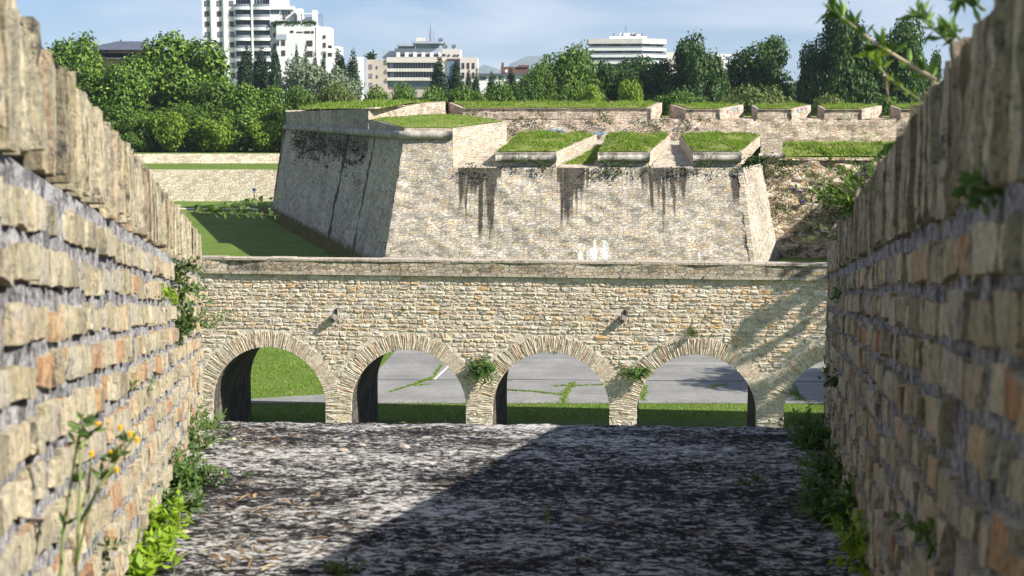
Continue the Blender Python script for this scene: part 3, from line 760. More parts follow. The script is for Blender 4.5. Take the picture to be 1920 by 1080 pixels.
UM=[((-3.3,97.0),(9.27,97.0),(10.42,101),(-4.4,101),.19,.60),((11.6,97.0),(13.9,97.0),(16.1,101),(10.96,101),.12,.46),((16.4,97.0),(18.7,97.0),(20.8,101),(16.66,101),.12,.44),
    ((20.9,97.0),(23.4,97.0),(25.75,101),(21.25,101),.10,.40),((26.0,97.0),(28.5,97.0),(30.5,101),(26.3,101),.10,.40)]
for FL,FR,BR,BL,zf,zk in UM:
    mb=MB(); plan=[FL,FR,BR,BL]; zt=lambda x,y: E(zf+(zk-zf)*(y-97)/4)
    for i in range(4):
        a,b_=plan[i],plan[(i+1)%4]; L_=math.hypot(b_[0]-a[0],b_[1]-a[1])
        mb.panel((a[0],a[1]+(.12 if i==0 else 0),E(-.52)),(b_[0],b_[1]+(.12 if i==0 else 0),E(-.52)),(b_[0],b_[1]+(.12 if i==0 else 0),zt(*b_)),(a[0],a[1]+(.12 if i==0 else 0),zt(*a)),max(2,int(L_/.4)),3,jit=.05)
    mb.add([(x,y,zt(x,y)) for x,y in plan],[(0,1,2,3)],0,plan)
    part(mb,'merlon',M['upper'],bast)
# curtain of loose rubble between the bastion and the right flank
cur=thing('curtain_wall','crumbling rubble wall full of weeds to the right of the bastion','rubble wall',(27,88,0))
cm=MB()
cm.panel((15.6,87.2,bz),(40,87.2,bz),(40,88,E(-2.9)),(15.35,88,E(-2.9)),120,34,jit=.28)
part(cm,'wall',M['rubble'],cur)
cm=MB(); cm.panel((16.2,87.86,E(-2.96)),(40,87.86,E(-2.96)),(40,87.9,E(-2.80)),(16.2,87.9,E(-2.80)),40,1,jit=.1)
cm.panel((16.2,87.9,E(-2.80)),(40,87.9,E(-2.80)),(40,89.1,E(-2.16)),(16.2,89.1,E(-2.16)),20,3,mi=1,jit=.1)
cm.panel((16.2,89.1,E(-2.16)),(40,89.1,E(-2.16)),(40,97,E(-2.0)),(16.2,97,E(-2.0)),20,3,mi=1)
part(cm,'earth_top',[M['rubble'],M['turf']],cur)
# flank that shades the curtain, hidden by the brick wall on the right
fk=thing('flank_wall','tall stone flank wall joining the rubble wall at the far right','stone wall',(27,80,0))
fm=MB(); fm.prism([(26,62),(33,62),(33,96),(26,88.3),(26,76)],bz,E(.52),seg=2); part(fm,'wall',M['bastion'],fk)
# grassy fill of the bastion
tf=MB()
lp0=Vector((A0.x,A0.y,ta_))+inn*.9; lp1=Vector((A1.x,A1.y,tb_))+inn*.9
q0=Vector((-5.1,99.6,E(.66))); 
tf.add([lp0,q0,Vector((-6.5,104,E(1.0))),Vector((-17,131,E(.35))),lp1],[(0,1,2,3,4)],0,[(0,0)]*5)
tf.panel((-6.5,104,E(1.0)),(0,126,E(-.3)),(-9,134,E(-.3)),(-17,131,E(.35)),4,4)
tf.panel((-5.2,101.1,E(-.44)),(36,101.1,E(-.44)),(40,126,E(-.4)),(-4,126,E(-.4)),10,6)
tf.panel((-4,126,E(-.4)),(60,126,E(-.4)),(60,150,E(-4.7)),(-12,150,E(-4.7)),10,6)
o=tf.build('terrace',M['turf']); tag(o,'grassy ground inside the bastion','grass terrace',None,'structure')

# --- grass on the tops
def inpoly(pl,x,y):
    c=False; n=len(pl)
    for i in range(n):
        (x1,y1),(x2,y2)=pl[i],pl[(i+1)%n]
        if (y1>y)!=(y2>y) and x<(x2-x1)*(y-y1)/(y2-y1)+x1: c=not c
    return c
def shrink(pl,d):
    cx=sum(p[0] for p in pl)/len(pl); cy=sum(p[1] for p in pl)/len(pl)
    o=[]
    for x,y in pl:
        L_=math.hypot(x-cx,y-cy); k=max(0,(L_-d)/L_); o.append((cx+(x-cx)*k,cy+(y-cy)*k))
    return o
def polysamp(pl,zf):
    x0=min(p[0] for p in pl);x1=max(p[0] for p in pl);y0=min(p[1] for p in pl);y1=max(p[1] for p in pl)
    def f():
        for _ in range(40):
            x=R.uniform(x0,x1);y=R.uniform(y0,y1)
            if inpoly(pl,x,y): return (x,y,zf(x,y))
        return None
    return f
def turf(pl,zf,n,h,label,d=.15,w=.07,dome=.10):
    ins=shrink(pl,d); mb=MB(); nn=len(pl); rings=[]
    def em(x,y):
        m=9
        for i in range(nn):
            (xa,ya),(xb,yb)=pl[i],pl[(i+1)%nn]; L2=(xb-xa)**2+(yb-ya)**2
            t=max(0,min(1,((x-xa)*(xb-xa)+(y-ya)*(yb-ya))/L2)); m=min(m,math.hypot(x-xa-t*(xb-xa),y-ya-t*(yb-ya)))
        k=min(1,m/1.3); return dome*k*(2-k)
    dn=[]
    for i in range(nn):
        a,b=pl[i],pl[(i+1)%nn]; kk=max(1,int(math.hypot(b[0]-a[0],b[1]-a[1])/.8))
        dn+=[(a[0]+(b[0]-a[0])*j/kk,a[1]+(b[1]-a[1])*j/kk) for j in range(kk)]
    for dd in (d,d+.35,d+.8,d+1.4,d+2.2,99):
        rings.append([(x,y,zf(x,y)+.015+em(x,y)) for x,y in shrink(dn,dd)])
    nd=len(dn); mb.add([q for r_ in rings for q in r_],[(r_*nd+i,r_*nd+(i+1)%nd,(r_+1)*nd+(i+1)%nd,(r_+1)*nd+i) for r_ in range(5) for i in range(nd)],1,[(0,0)]*(6*nd))
    f=polysamp(ins,lambda x,y: zf(x,y)+em(x,y)-.02)
    for _ in range(n):
        q=f()
        if q is None: continue
        pn=nz(q[0]*.8,q[1]*.8,3)+.5*nz(q[0]*2.3,q[1]*2.3,5)
        if R.random()<max(0,-.9*pn): continue
        hh=.72*h*(.35+1.3*max(0,.45+pn))*R.uniform(.5,1.4)
        mb.blade(Vector(q),hh,w*R.uniform(.7,1.4),.14,2 if pn+.5*R.uniform(-1,1)<-.28 else 0)
    o=mb.build('grass',[M['blades'],M['turf'],M['dryblades']]); tag(o,label,'grass',None,'stuff')
turf(B0,zb0,5200,.12,'grass on the low block at the near corner of the bastion')
for (pl,zt),lb in zip(MER,('grass on top of the widest lower merlon','grass on top of the middle lower merlon','grass on top of the lower merlon at the right shoulder')):
    turf(pl,zt,6200,.19,lb,.12,.07,.26)
for (FL,FR,BR,BL,zf,zk),lb in zip(UM,('grass along the longest upper merlon','grass on the upper merlon right of the long one','grass on the upper merlon between two graffitied cheeks','grass on the upper merlon with a plain pale cheek','grass on the upper merlon by the brown brick wall')):
    turf([FL,FR,BR,BL],lambda x,y,zf=zf,zk=zk: E(zf+(zk-zf)*(y-97)/4),5200 if FL[0]<0 else 1500,.20,lb,.3)
turf([(lp0.x,lp0.y),(q0.x,q0.y),(-6.5,104),(-17,131),(lp1.x,lp1.y)],lambda x,y: E(.16+.35*max(0,min(1,(x-(-9.08-.296*(y-91.8))-.9)/2.5))),6500,.26,'long grass along the top of the shaded left face',.1,.1)
turf([(16.3,87.95),(40,87.95),(40,90.5),(16.3,90.5)],lambda x,y: E(-2.74+.5*min(1.2,y-87.9)),7500,.30,'tall green grass on top of the rubble wall',.05,.09)
turf([(2.9,82.2),(4.6,82.2),(5.7,87.6),(5.2,87.6)],lambda x,y: SILL+(y-81.4)/6.6*1.14,1500,.14,'grass on the floor of the embrasure between the two left merlons',.05)
dg=MB()
def df():
    t=R.random(); q=L0.lerp(L1,t); return (q.x-R.random()*1.3,q.y-.2,0)
for _ in range(5200): 
    q=df(); dg.blade(Vector(q),R.uniform(.15,.8)*(1 if R.random()<.6 else .5),.07,.2)
o=dg.build('grass',M['dryblades']); tag(o,'dry brown grass at the foot of the shaded left face','dry grass',None,'stuff')
# graffiti scribbles on the stone
def scrib(name,label,P,du,dv,cols,n,seed,rt=.035):
    rr=random.Random(seed); parts=[]
    root=thing(name,label,'graffiti',P)
    for ci,c in enumerate(cols):
        for k in range(n):
            mb=MB(); u=rr.random();v=rr.random()*.6+.2; pts=[]
            for s_ in range(7):
                pts.append(Vector(P)+du*u+dv*v); u+=rr.uniform(-.06,.11); v=max(.05,min(.95,v+rr.uniform(-.45,.45))); u=max(0,min(1,u))
            mb.tube(pts,rt,4)
            o=mb.build('paint_stroke',c)
            for v_ in o.data.vertices: v_.co-=Vector(P)
            o.parent=root
GB=plain('blue_spray_paint',(.10,.36,.62)); GP=plain('pink_spray_paint',(.62,.25,.32)); GT=plain('teal_spray_paint',(.25,.52,.55)); GV=plain('violet_spray_paint',(.42,.36,.60))
p0=at(1018,249,97.0); scrib('graffiti','pale blue scrawl on the upper wall above the widest merlon',(p0.x,96.93,p0.z),Vector((1.5,0,0)),Vector((0,0,.28)),[GB],6,3,.018)
p0=at(1111,255,97.0); scrib('graffiti','bright blue scrawl on the upper wall between two merlons',(p0.x,96.93,p0.z),Vector((.85,0,0)),Vector((0,0,.28)),[GB],8,5,.024)
for um,lb,sd in ((UM[1],'colourful scribble on the upper cheek nearest the long merlon',11),(UM[2],'faded red and violet scribble on the second upper cheek',12)):
    a=Vector((*um[1],0)); b_=Vector((*um[2],0)); dd=b_-a; nn=Vector((dd.y,-dd.x,0)).normalized()*.07
    s0=a.lerp(b_,.25)+nn+Vector((0,0,E(-.15)))
    scrib('graffiti',lb,s0,dd*.5+Vector((0,0,.1)),Vector((0,0,.35)),[GT,GP,GV],3,sd,.022)

# ============================================================ trees
def crown_mesh(name, rx, ry, rz, nblob, n, leaf, seed, mat, blobr=(.34,.52), shape=None, droop=0.0):
    rr=random.Random(seed); mb=MB(); blobs=[]
    for k in range(nblob):
        while True:
            x,y,z=rr.uniform(-1,1),rr.uniform(-1,1),rr.uniform(-1,1)
            if (x*x+y*y)**1.2+abs(z)**2.8<1: break
        w=1.0
        if shape: w=shape((z+1)/2)
        q=.78
        br=rr.uniform(*blobr)*(.75+.25*w)
        blobs.append((Vector((x*q*w*rx,y*q*w*ry,z*.74*rz)),Vector((br*rx*w+.15,br*ry*w+.15,br*rz*.62+.15))))
    wt=[b[1].x*b[1].z for b in blobs]; tot=sum(wt)
    for (c,r),w_ in zip(blobs,wt):
        m=int(n*w_/tot)
        for _ in range(m):
            d=Vector((rr.gauss(0,1),rr.gauss(0,1),rr.gauss(0,1))).normalized()
            k=rr.uniform(.62,1.0)**.6*(1+.12*rr.gauss(0,1))
            p=c+Vector((d.x*r.x*k,d.y*r.y*k,d.z*r.z*k))
            nn=(d+Vector((rr.uniform(-.8,.8),rr.uniform(-.8,.8),rr.uniform(-.3,1.0)))).normalized()
            dr_=nn.cross(Vector((rr.uniform(-1,1),rr.uniform(-1,1),rr.uniform(-1,1))))+Vector((0,0,-droop))
            if dr_.length<.01: continue
            mb.leaf(p,dr_,nn,leaf*rr.uniform(.6,1.35),leaf*rr.uniform(.5,.9),0,rr.uniform(-.3,.4))
    me_o=mb.build(name,mat); me=me_o.data; bpy.data.objects.remove(me_o); return me
def trunk_mesh(name, h, r, spread, seed):
    rr=random.Random(seed); mb=MB()
    mb.tube([(0,0,-.3),(.05*h*rr.uniform(-.3,.3),0,h*.3),(0,.03*h,h*.62),(.02*h,0,h)],[r*1.25,r*.9,r*.6,r*.12],8)
    for k in range(7):
        a=k*2.4+rr.random(); z0=h*rr.uniform(.28,.6)
        e=Vector((math.cos(a)*spread*rr.uniform(.5,.9),math.sin(a)*spread*rr.uniform(.5,.9),h*rr.uniform(.62,.95)))
        mb.tube([(0,0,z0),(e.x*.5,e.y*.5,z0+(e.z-z0)*.42),e],[r*.45,r*.28,r*.05],6)
    o=mb.build(name,M['bark'],None,True); me=o.data; bpy.data.objects.remove(o); return me
FORMS={}
def form(key, rx, rz, nblob, n, leaf, seed, mat, **kw):   # crown of half height rz and half width rx, trunk below
    cm=crown_mesh('crown',rx,rx*.9,rz,nblob,n,leaf,seed,mat,**kw)
    zz=sorted(v.co.z for v in cm.vertices); xx=sorted(math.hypot(v.co.x,v.co.y) for v in cm.vertices); q=len(zz)
    z0,z1=zz[int(q*.004)],zz[int(q*.997)]; kx=rx/xx[int(q*.975)]
    for v in cm.vertices: v.co=Vector((v.co.x*kx,v.co.y*kx,((v.co.z-z0)/(z1-z0)*2-1)*rz))
    FORMS[key]=(cm,trunk_mesh('trunk',rz*2.0,rx*.07+.05,rx*.8,seed),rx,rz)
pop=lambda t: (1.0-.55*t**2.4)*min(1,.6+t*2)
brd=lambda t: (1.0-.10*t**2.0)
pnt=lambda t: (1.0-.38*t**2.0)
form('plane_a',5,6.2,24,11500,.50,1,M['lf_bright'],shape=brd); form('plane_b',5,6.2,22,11500,.50,2,M['lf_bright'],shape=brd)
form('dark_a',5,6.2,20,11500,.48,3,M['lf_dark'],shape=brd); form('dark_b',5,6.2,22,11500,.48,4,M['lf_dark'],shape=pnt)
form('mid_a',5,5.5,30,10500,.48,5,M['lf_mid'],shape=brd)
form('poplar_a',1.5,7.5,26,6500,.42,6,M['lf_poplar'],shape=pop,blobr=(.42,.7)); form('poplar_b',1.5,7.5,22,6500,.42,7,M['lf_poplar'],shape=pop,blobr=(.42,.7))
form('grey',4.5,5.5,34,9000,.50,8,M['lf_grey'],shape=brd,droop=.5)
form('shrub_bright',2.4,2.8,16,4500,.34,9,M['lf_yellow'],shape=brd)
form('shrub_olive',4.0,2.6,26,7000,.34,10,M['lf_olive']); form('shrub_mid',3.6,2.8,22,6000,.36,11,M['lf_mid'])
def tree(name, key, px, ytop, hw, Y, label, cat='tree', base=-4.7, group=None, ybot=None):
    cm,tm,rx,rz=FORMS[key]
    top=at(px,ytop,Y); zb=E(base); X=top.x; h=top.z-zb; rw=hw/F*Y
    gap=.06*h if ybot is None else at(px,ybot,Y).z-zb
    root=thing(name,label,cat,(X,Y,zb),group)
    sz=(h-gap)/(2*rz*.98); sx=rw/(rx*1.02); a=R.random()*6.283
    c=bpy.data.objects.new('crown',cm); C.objects.link(c); c.parent=root; c.location=(0,0,gap+(h-gap)/2); c.scale=(sx,sx,sz); c.rotation_euler=(0,0,a)
    t=bpy.data.objects.new('trunk',tm); C.objects.link(t); t.parent=root; t.scale=(sx,sx,(gap+(h-gap)*.7)/(2*rz)); t.rotation_euler=(0,0,a)
    return root
TB='broadleaf trees beyond the moat wall'
UB='dense understorey at the foot of the bright trees'
for px,yt,hw,lb in ((200,196,60,'leafy undergrowth tree farthest left behind the low wall'),(285,205,52,'leafy undergrowth tree below the dark roofed house'),(362,196,58,'leafy undergrowth tree below the tallest bright tree'),(440,200,56,'leafy undergrowth tree below the round tree'),(512,205,40,'leafy undergrowth tree tucked against the bastion corner')):
    FILL=(px,yt,hw,lb); UBL=globals().setdefault('UBL',[]); UBL.append(FILL)
tree('broadleaf_tree','plane_b',140,72,66,188,'bright green tree farthest left, partly behind the brick wall top',group=TB)
tree('broadleaf_tree','plane_a',268,100,54,180,'bright green tree standing in front of the dark hipped roof',group=TB)
tree('broadleaf_tree','plane_a',352,68,84,181,'tallest bright green tree, just left of the white tower block',group=TB)
tree('broadleaf_tree','plane_b',206,120,70,172,'broad lower green tree in front of the leftmost crowns',group=TB)
tree('broadleaf_tree','mid_a',395,150,62,176,'mid green tree filling the gap beneath the tallest bright crown',group=TB)
tree('broadleaf_tree','plane_b',478,162,56,172,'round green tree beside the shaded corner of the bastion',group=TB)
for px,yt,hw,lb in UBL: tree('broadleaf_tree','plane_b' if px in (285,440) else 'mid_a',px,yt,hw,169.5,lb,group=UB,ybot=287)
SG='low shrubs at the foot of the trees on the left'
tree('shrub','shrub_bright',322,212,36,166.5,'yellow green shrub on the left under the two tall bright trees','shrub',group=SG)
tree('shrub','shrub_bright',402,222,40,166.5,'yellow green shrub in the middle below the tallest bright tree','shrub',group=SG)
tree('shrub','shrub_bright',497,228,34,166.5,'yellow green shrub nearest the bastion corner','shrub',group=SG)
tree('shrub','shrub_mid',258,215,36,167,'darker green shrub nearest the sunlit brick wall','shrub',group=SG)
tree('willow_tree','grey',570,112,62,225,'large silvery grey tree in front of the white tower','tree',base=-3)
tree('willow_tree','grey',632,132,46,222,'smaller silvery grey tree right of the large silvery one','tree',base=-3)
PG='dark slender poplars in front of the tower and offices'
for px,yt,hw,lb in ((461,92,22,'leftmost dark poplar against the white tower'),(490,92,22,'dark poplar, second from left against the tower balconies'),(514,91,14,'slim dark poplar right of the two wide ones at the tower'),
    (555,90,8,'very thin poplar rising left of its twin above the silvery tree'),(572,91,8,'very thin poplar rising right of its twin above the silvery tree'),(589,102,10,'short thin poplar above the middle of the silvery trees'),
    (606,108,9,'small thin poplar at the right edge of the white tower'),(634,97,18,'wide dark poplar right of the white tower'),(660,100,18,'dark poplar last on the right of the tower group'),
    (823,112,18,'tallest dark poplar in front of the office block'),(853,120,18,'dark poplar in front of the recessed glass bay'),(878,134,10,'short dark poplar beneath the office windows'),(893,132,9,'short dark poplar at the right end of the office block'),
    (922,138,13,'small dark poplar left of the brown brick house'),(957,132,14,'small dark poplar in front of the brown brick house')):
    tree('poplar_tree','poplar_a' if R.random()<.5 else 'poplar_b',px,yt,hw,R.uniform(236,262),lb,group=PG,base=-3)
HG='bushes along the rampart behind the bastion'
for px,yt,hw,Y,k,lb in ((705,166,36,165,'shrub_mid','bush left of the office block behind the grassy rampart'),(760,160,44,162,'shrub_mid','bush in front of the left half of the office block'),(815,166,44,160,'shrub_mid','bush below the tallest office poplar'),
    (872,164,42,163,'shrub_mid','bush below the right end of the office block'),(925,156,42,168,'mid_a','dark bush left of the brown brick house'),(975,150,38,172,'dark_a','dark bush in front of the brown brick house'),
    (628,158,44,168,'shrub_olive','bush right of the silvery trees'),(565,165,44,166,'shrub_mid','bush under the silvery trees next to the bastion corner'),
    (1108,162,30,158,'shrub_bright','sunlit bush under the left side of the tall lit tree'),(1182,152,26,156,'shrub_bright','sunlit yellow green bush between two dark trees'),(1060,168,40,160,'shrub_mid','low green bush under the tall lit tree'),
    (1420,163,74,158,'shrub_olive','wide olive green bush in front of the round dark tree'),(1555,180,46,160,'shrub_olive','low olive bush under the tall dark tree at the right'),(1265,172,50,162,'shrub_mid','low bush under the pointed dark tree'),(1660,184,40,161,'shrub_mid','low bush behind the last upper merlon')):
    tree('bush',k,px,yt,hw,Y,lb,'bush',group=HG)
RG='large trees behind the bastion'
for px,yt,hw,lb in ((1242,150,56,'low dark tree filling in below the white balconies'),(1380,148,44,'low dark tree between the pointed and the round tree'),(1498,150,44,'low dark tree between the round and the tallest tree'),(1100,140,50,'low dark tree right of the tall sunlit tree'),(860,172,60,'low dark tree behind the bushes under the offices')):
    tree('broadleaf_tree','dark_a',px,yt,hw,208,lb,group='low trees closing the gaps behind the bastion')
for px,yt,hw,lb in ((1155,132,46,'dark tree in front of the lower balconies'),(985,140,40,'dark tree beside the brown brick house')):
    tree('broadleaf_tree','mid_a',px,yt,hw,206,lb,group='low trees closing the gaps behind the bastion')
for px,yt,hw,Y,k,lb in ((1062,90,74,200,'mid_a','tall sunlit tree left of the stacked white balconies'),(1016,122,36,196,'mid_a','smaller sunlit tree right of the brown brick house'),(1130,118,40,204,'dark_b','dark tree below the left corner of the white balconies'),
    (1196,110,62,206,'dark_a','wide dark tree below the white balcony block'),(1305,68,58,200,'dark_b','pointed dark tree right of the white balcony block'),(1262,115,40,203,'dark_a','dark tree tucked left of the pointed dark tree'),(1345,112,26,201,'dark_a','narrow dark tree at the right side of the pointed one'),
    (1432,74,68,205,'dark_a','round dark tree standing alone against the sky'),(1582,16,62,196,'dark_b','tallest dark tree at the right, behind the leafy branches'),(1540,70,40,198,'dark_a','lower dark tree on the left of the tallest dark one'),
    (1692,38,60,199,'dark_a','tall dark tree beside the brown brick wall top'),(1635,90,50,197,'dark_b','dark tree in the dip between the two tallest ones'),(1748,100,30,203,'dark_b','dark tree almost hidden by the brown brick wall')):
    tree('broadleaf_tree',k,px,yt,hw,Y,lb,group=RG)
# trees just outside the frame on the right, whose shade falls on the arched wall
form('shade',3.2,3.6,8,420,.55,21,M['lf_mid'],blobr=(.22,.36))
def free_tree(x,y,ztop,rw,zbase,label,gap,key='shade'):
    cm,tm,rx,rz=FORMS[key]; h=ztop-zbase
    root=thing('broadleaf_tree',label,'tree',(x,y,zbase))
    c=bpy.data.objects.new('crown',cm); C.objects.link(c); c.parent=root; c.location=(0,0,gap+(h-gap)/2); c.scale=(rw/rx,rw/rx,(h-gap)/2/rz)
    t=bpy.data.objects.new('trunk',tm); C.objects.link(t); t.parent=root; t.scale=(.8,.8,(gap+(h-gap)*.7)/2/rz)
free_tree(15.9,32.0,E(2.4),2.2,0,'tree just past the right brick wall whose shade dapples the arched wall',8.0)
free_tree(21.2,40.5,E(3.6),3.2,0,'unseen tree added past the right brick wall to shade the apron behind the last arch',6.5,'mid_a')  # stand-in caster out of view, added to throw shade on the apron

# ============================================================ boundary walls across the lawn
def farwall(name,label,Y,zt,zb,x0,x1,deep):
    r=thing(name,label,'stone wall',(x0,Y,zb))
    mb=MB(); mb.panel((x0,Y,zb),(x1,Y,zb),(x1,Y+.3,zt),(x0,Y+.3,zt),40,4,jit=.05); mb.panel((x0,Y+.3,zt),(x1,Y+.3,zt),(x1,Y+deep,zt),(x0,Y+deep,zt),10,1)
    part(mb,'wall',M['farwall'],r)
wz=at(400,318.5,142.6).z
farwall('retaining_wall','taller of the two pale rubble walls across the far lawn',142.6,wz,0,-75,-4,.8)
farwall('boundary_wall','low pale rubble wall in front of the bright trees, above a strip of grass',160,at(400,288.5,160).z,wz,-75,-4,.7)
tm=MB(); tm.panel((-75,143.4,wz-.01),(-4,143.4,wz-.01),(-4,160,wz+.02),(-75,160,wz+.02),10,3)
tm.panel((-9000,160.7,E(-4.71)),(9000,160.7,E(-4.71)),(9000,9000,E(-4.71)),(-9000,9000,E(-4.71)),4,4)
o=tm.build('upper_ground',M['lawn']); tag(o,'grass level with the trees beyond the moat walls','grass',None,'structure')
# disc basket on a pole near the far wall
p=at(477,384.5,135.0)
r=thing('disc_basket','thin pole with a blue top and a red and white basket by the far wall','basket pole',(p.x,135,0))
red=plain('red_band',(.55,.02,.08)); wht=plain('white_band',(.75,.75,.78)); blu=plain('blue_cap',(.12,.35,.70)); gry=plain('galvanised_pole',(.45,.45,.46),.5)
mb=MB(); mb.tube([(p.x,135,0),(p.x,135,1.62)],.05,8); part(mb,'pole',gry,r)
mb=MB(); mb.tube([(p.x,135,1.44),(p.x,135,1.48),(p.x,135,1.64),(p.x,135,1.68)],[.12,.17,.17,.10],12); part(mb,'top_band',blu,r)
mb=MB(); mb.tube([(p.x,135,.43),(p.x,135,.45),(p.x,135,.62),(p.x,135,.64)],[.22,.27,.27,.24],14); part(mb,'basket_rim',red,r)
mb=MB(); mb.tube([(p.x,135,.16),(p.x,135,.2),(p.x,135,.43)],[.12,.22,.23],14); part(mb,'basket_tray',wht,r)

# ============================================================ city behind
M['white']=plain('white_render',(.74,.74,.73),.85,.3,.1); M['beige']=plain('beige_panel',(.46,.41,.34),.9,.4,.15); M['bluegrey']=plain('blue_grey_cladding',(.36,.40,.46),.8,.4,.1)
M['slate']=plain('slate_roof',(.085,.10,.13),.7,.8,.3); M['pinkwall']=plain('pink_wall',(.48,.32,.27),.9,1,.2); M['redbrick']=plain('brown_brick',(.17,.095,.075),.9,1,.3)
M['glass']=plain('window_glass',(.035,.045,.06),.15,.7,.5,.5); M['glassb']=plain('sky_lit_glass',(.16,.24,.32),.12,.6,.4,.5); M['frame']=plain('brown_frame',(.16,.07,.06),.7,2,.3)
M['metal']=plain('grey_metal',(.22,.24,.27),.5,3,.2); M['palebeige']=plain('pale_concrete',(.62,.58,.52),.9,.4,.15)
class Fac:
    def __init__(s,Y,root): s.Y=Y; s.r=root; s.k=0
    def x(s,px): return at(px,150,s.Y).x
    def z(s,py): return at(960,py,s.Y).z
    def block(s,name,x0,x1,y0,y1,mat,front=0.0,deep=10.0,parent=None,label=None):
        mb=MB(); mb.box(s.x(x0),s.x(x1),s.Y-front,s.Y+deep,s.z(y1),s.z(y0))
        o=part(mb,name,mat,parent or s.r)
        if label: o['label']=label
        return o
    def window(s,x0,x1,y0,y1,front=0.0,glass='glass',fr='frame'):
        mb=MB(); t=.18*(s.x(1)-s.x(0))*4; a,b=s.x(x0),s.x(x1); c,d=s.z(y1),s.z(y0); Y=s.Y-front
        mb.box(a,b,Y-.12,Y+.1,c,d,0); o=part(mb,'window',M[fr],s.r)
        mb=MB(); w=(b-a)*.14; h=(d-c)*.10; m=(a+b)/2
        mb.panel((a+w,Y-.14,c+h),(m-w*.3,Y-.14,c+h),(m-w*.3,Y-.14,d-h),(a+w,Y-.14,d-h)); mb.panel((m+w*.3,Y-.14,c+h),(b-w,Y-.14,c+h),(b-w,Y-.14,d-h),(m+w*.3,Y-.14,d-h))
        g_=mb.build('pane',M[glass]); 
        for v in g_.data.vertices: v.co-=Vector(s.r.location)
        g_.parent=o
    def band(s,x0,x1,y0,y1,front,glass='glass'):      # glazed band with mullions
        mb=MB(); a,b=s.x(x0),s.x(x1); c,d=s.z(y1),s.z(y0); Y=s.Y-front
        mb.panel((a,Y,c),(b,Y,c),(b,Y,d),(a,Y,d)); o=part(mb,'glazing',M[glass],s.r)
        mb=MB(); n=max(2,int((x1-x0)/5)); 
        for i in range(n+1):
            q=a+(b-a)*i/n; mb.box(q-.07,q+.07,Y-.10,Y-.005,c,d)
        g_=mb.build('mullion',M['metal']); 
        for v in g_.data.vertices: v.co-=Vector(s.r.location)
        g_.parent=o
def bld(name,label,px,Y): return thing(name,label,'building',(at(px,150,Y).x,Y,E(-6)))
# white tower
r=bld('tower_block','tall white apartment tower with dark windows and curved balconies',460,420); f=Fac(420,r)
f.block('wall',382,444,-40,215,M['white'],0,18); f.block('wall',444,512,-40,215,M['white'],-1.2,16); f.block('wall',508,531,-40,215,M['white'],0,14)
for x in (402,425.5): f.block('rib',x-3,x+3,-40,215,M['white'],.7,1)
for i,x in enumerate((387.5,410,433)):
    for k in range(-1,9):
        y=1.5+19.35*k
        if y<(95,150,172)[i]: f.window(x,x+8,y,y+10,0,'glass' if (i*3+k)%3 else 'glassb')
def curved(x0,x1,y0,y1,mat,front,bulge,name):
    mb=MB(); n=8; P=[]
    for i in range(n+1):
        t=i/n; P.append((f.x(x0+(x1-x0)*t),420-front-bulge*math.sin(math.pi*(.15+.7*t))))
    plan=P+[(f.x(x1),421),(f.x(x0),421)]
    mb.prism(plan,f.z(y1),f.z(y0)); part(mb,name,mat,r)
for k in range(0,8):
    y=12+19.4*k
    for a,b_ in ((443,474.5),(478,509.5)):
        f.band(a,b_,y-13,y+1,-1.0,'glassb' if (k,a) in ((1,478),(3,443)) else 'glass')
        curved(a-.5,b_+.5,y+1,y+6.5,M['white'],.6,1.1,'balcony')
        curved(a+.5,b_-.5,y-4,y+.9,M['metal'],.55,1.05,'railing')
f.block('pillar',474.8,478,-40,215,M['white'],1.4,2)
f.block('wall',531,553,15,215,M['white'],-2,12); f.block('cornice',508,552,11.5,18,M['white'],.4,4)
for y,x0,x1 in ((19,510,526),(20,530,547)): f.band(x0,x1,y,y+7,.05)
for k in range(5): f.window(514,520,43+19*k,51+19*k,.02)
f.block('wall',522,592,45,215,M['white'],2,12,label='stepped lower wing of the tower')
f.block('wall',553,560,27,46,M['bluegrey'],0,5); f.block('fin',560,567,16,46,M['white'],1,5); f.block('fin',588,594,19,52,M['white'],1,5); f.block('beam',567,588,25,27.5,M['white'],1,1); f.block('wall',567,588,31,46,M['white'],-2,4)
f.block('wall',594,617,50,215,M['white'],0,12); f.block('wall',617,635,86,215,M['white'],-1,12); f.block('wall',655,676,106,215,M['white'],-3,10)
for x0,x1,y0,y1 in ((548,554,58,62),(560,571,60,62),(574,585,59,63),(587,592,59,63),(578,589,76.5,87),(578,589,96,107),(523,527,77,86),(531,538,76,86),(531,538,95,105)): f.window(x0,x1,y0,y1,2.0)
for x0,x1,y0,y1 in ((607,612,66,72),(607,612,80,89),(607,612,99,108),(617,624,85,91),(616,624,99,107)): f.window(x0,x1,y0,y1,.05 if x0<613 else 1.05)
f.block('wall',521,541,65,75,M['bluegrey'],2.2,3)
mb=MB()
for i in range(900):
    x=R.choice([R.uniform(508,565),R.uniform(515,560),R.uniform(570,592)]); y=R.uniform(40,45.5)-(6 if 530<x<535 and R.random()<.6 else 0); q=at(x,y,418.6+R.uniform(-.6,.6))
    mb.leaf(q,Vector((R.uniform(-1,1),R.uniform(-1,1),R.uniform(-1,.4))),Vector((0,-.5,1)),.7,.5)
part(mb,'roof_planting',M['lf_dark'],r)
mb=MB(); X=f.x(601); 
for dx in (-.8,.8): mb.tube([(X+dx,421,f.z(52)),(X+dx*.7,421,f.z(26))],.10,5)
for k in range(8): mb.tube([(X-.8,421,f.z(52-3.2*k)),(X+.75,421,f.z(49-3.2*k))],.07,4)
mb.tube([(X-.9,421,f.z(27)),(X+.9,421,f.z(27))],.08,4)
part(mb,'mast',M['metal'],r)
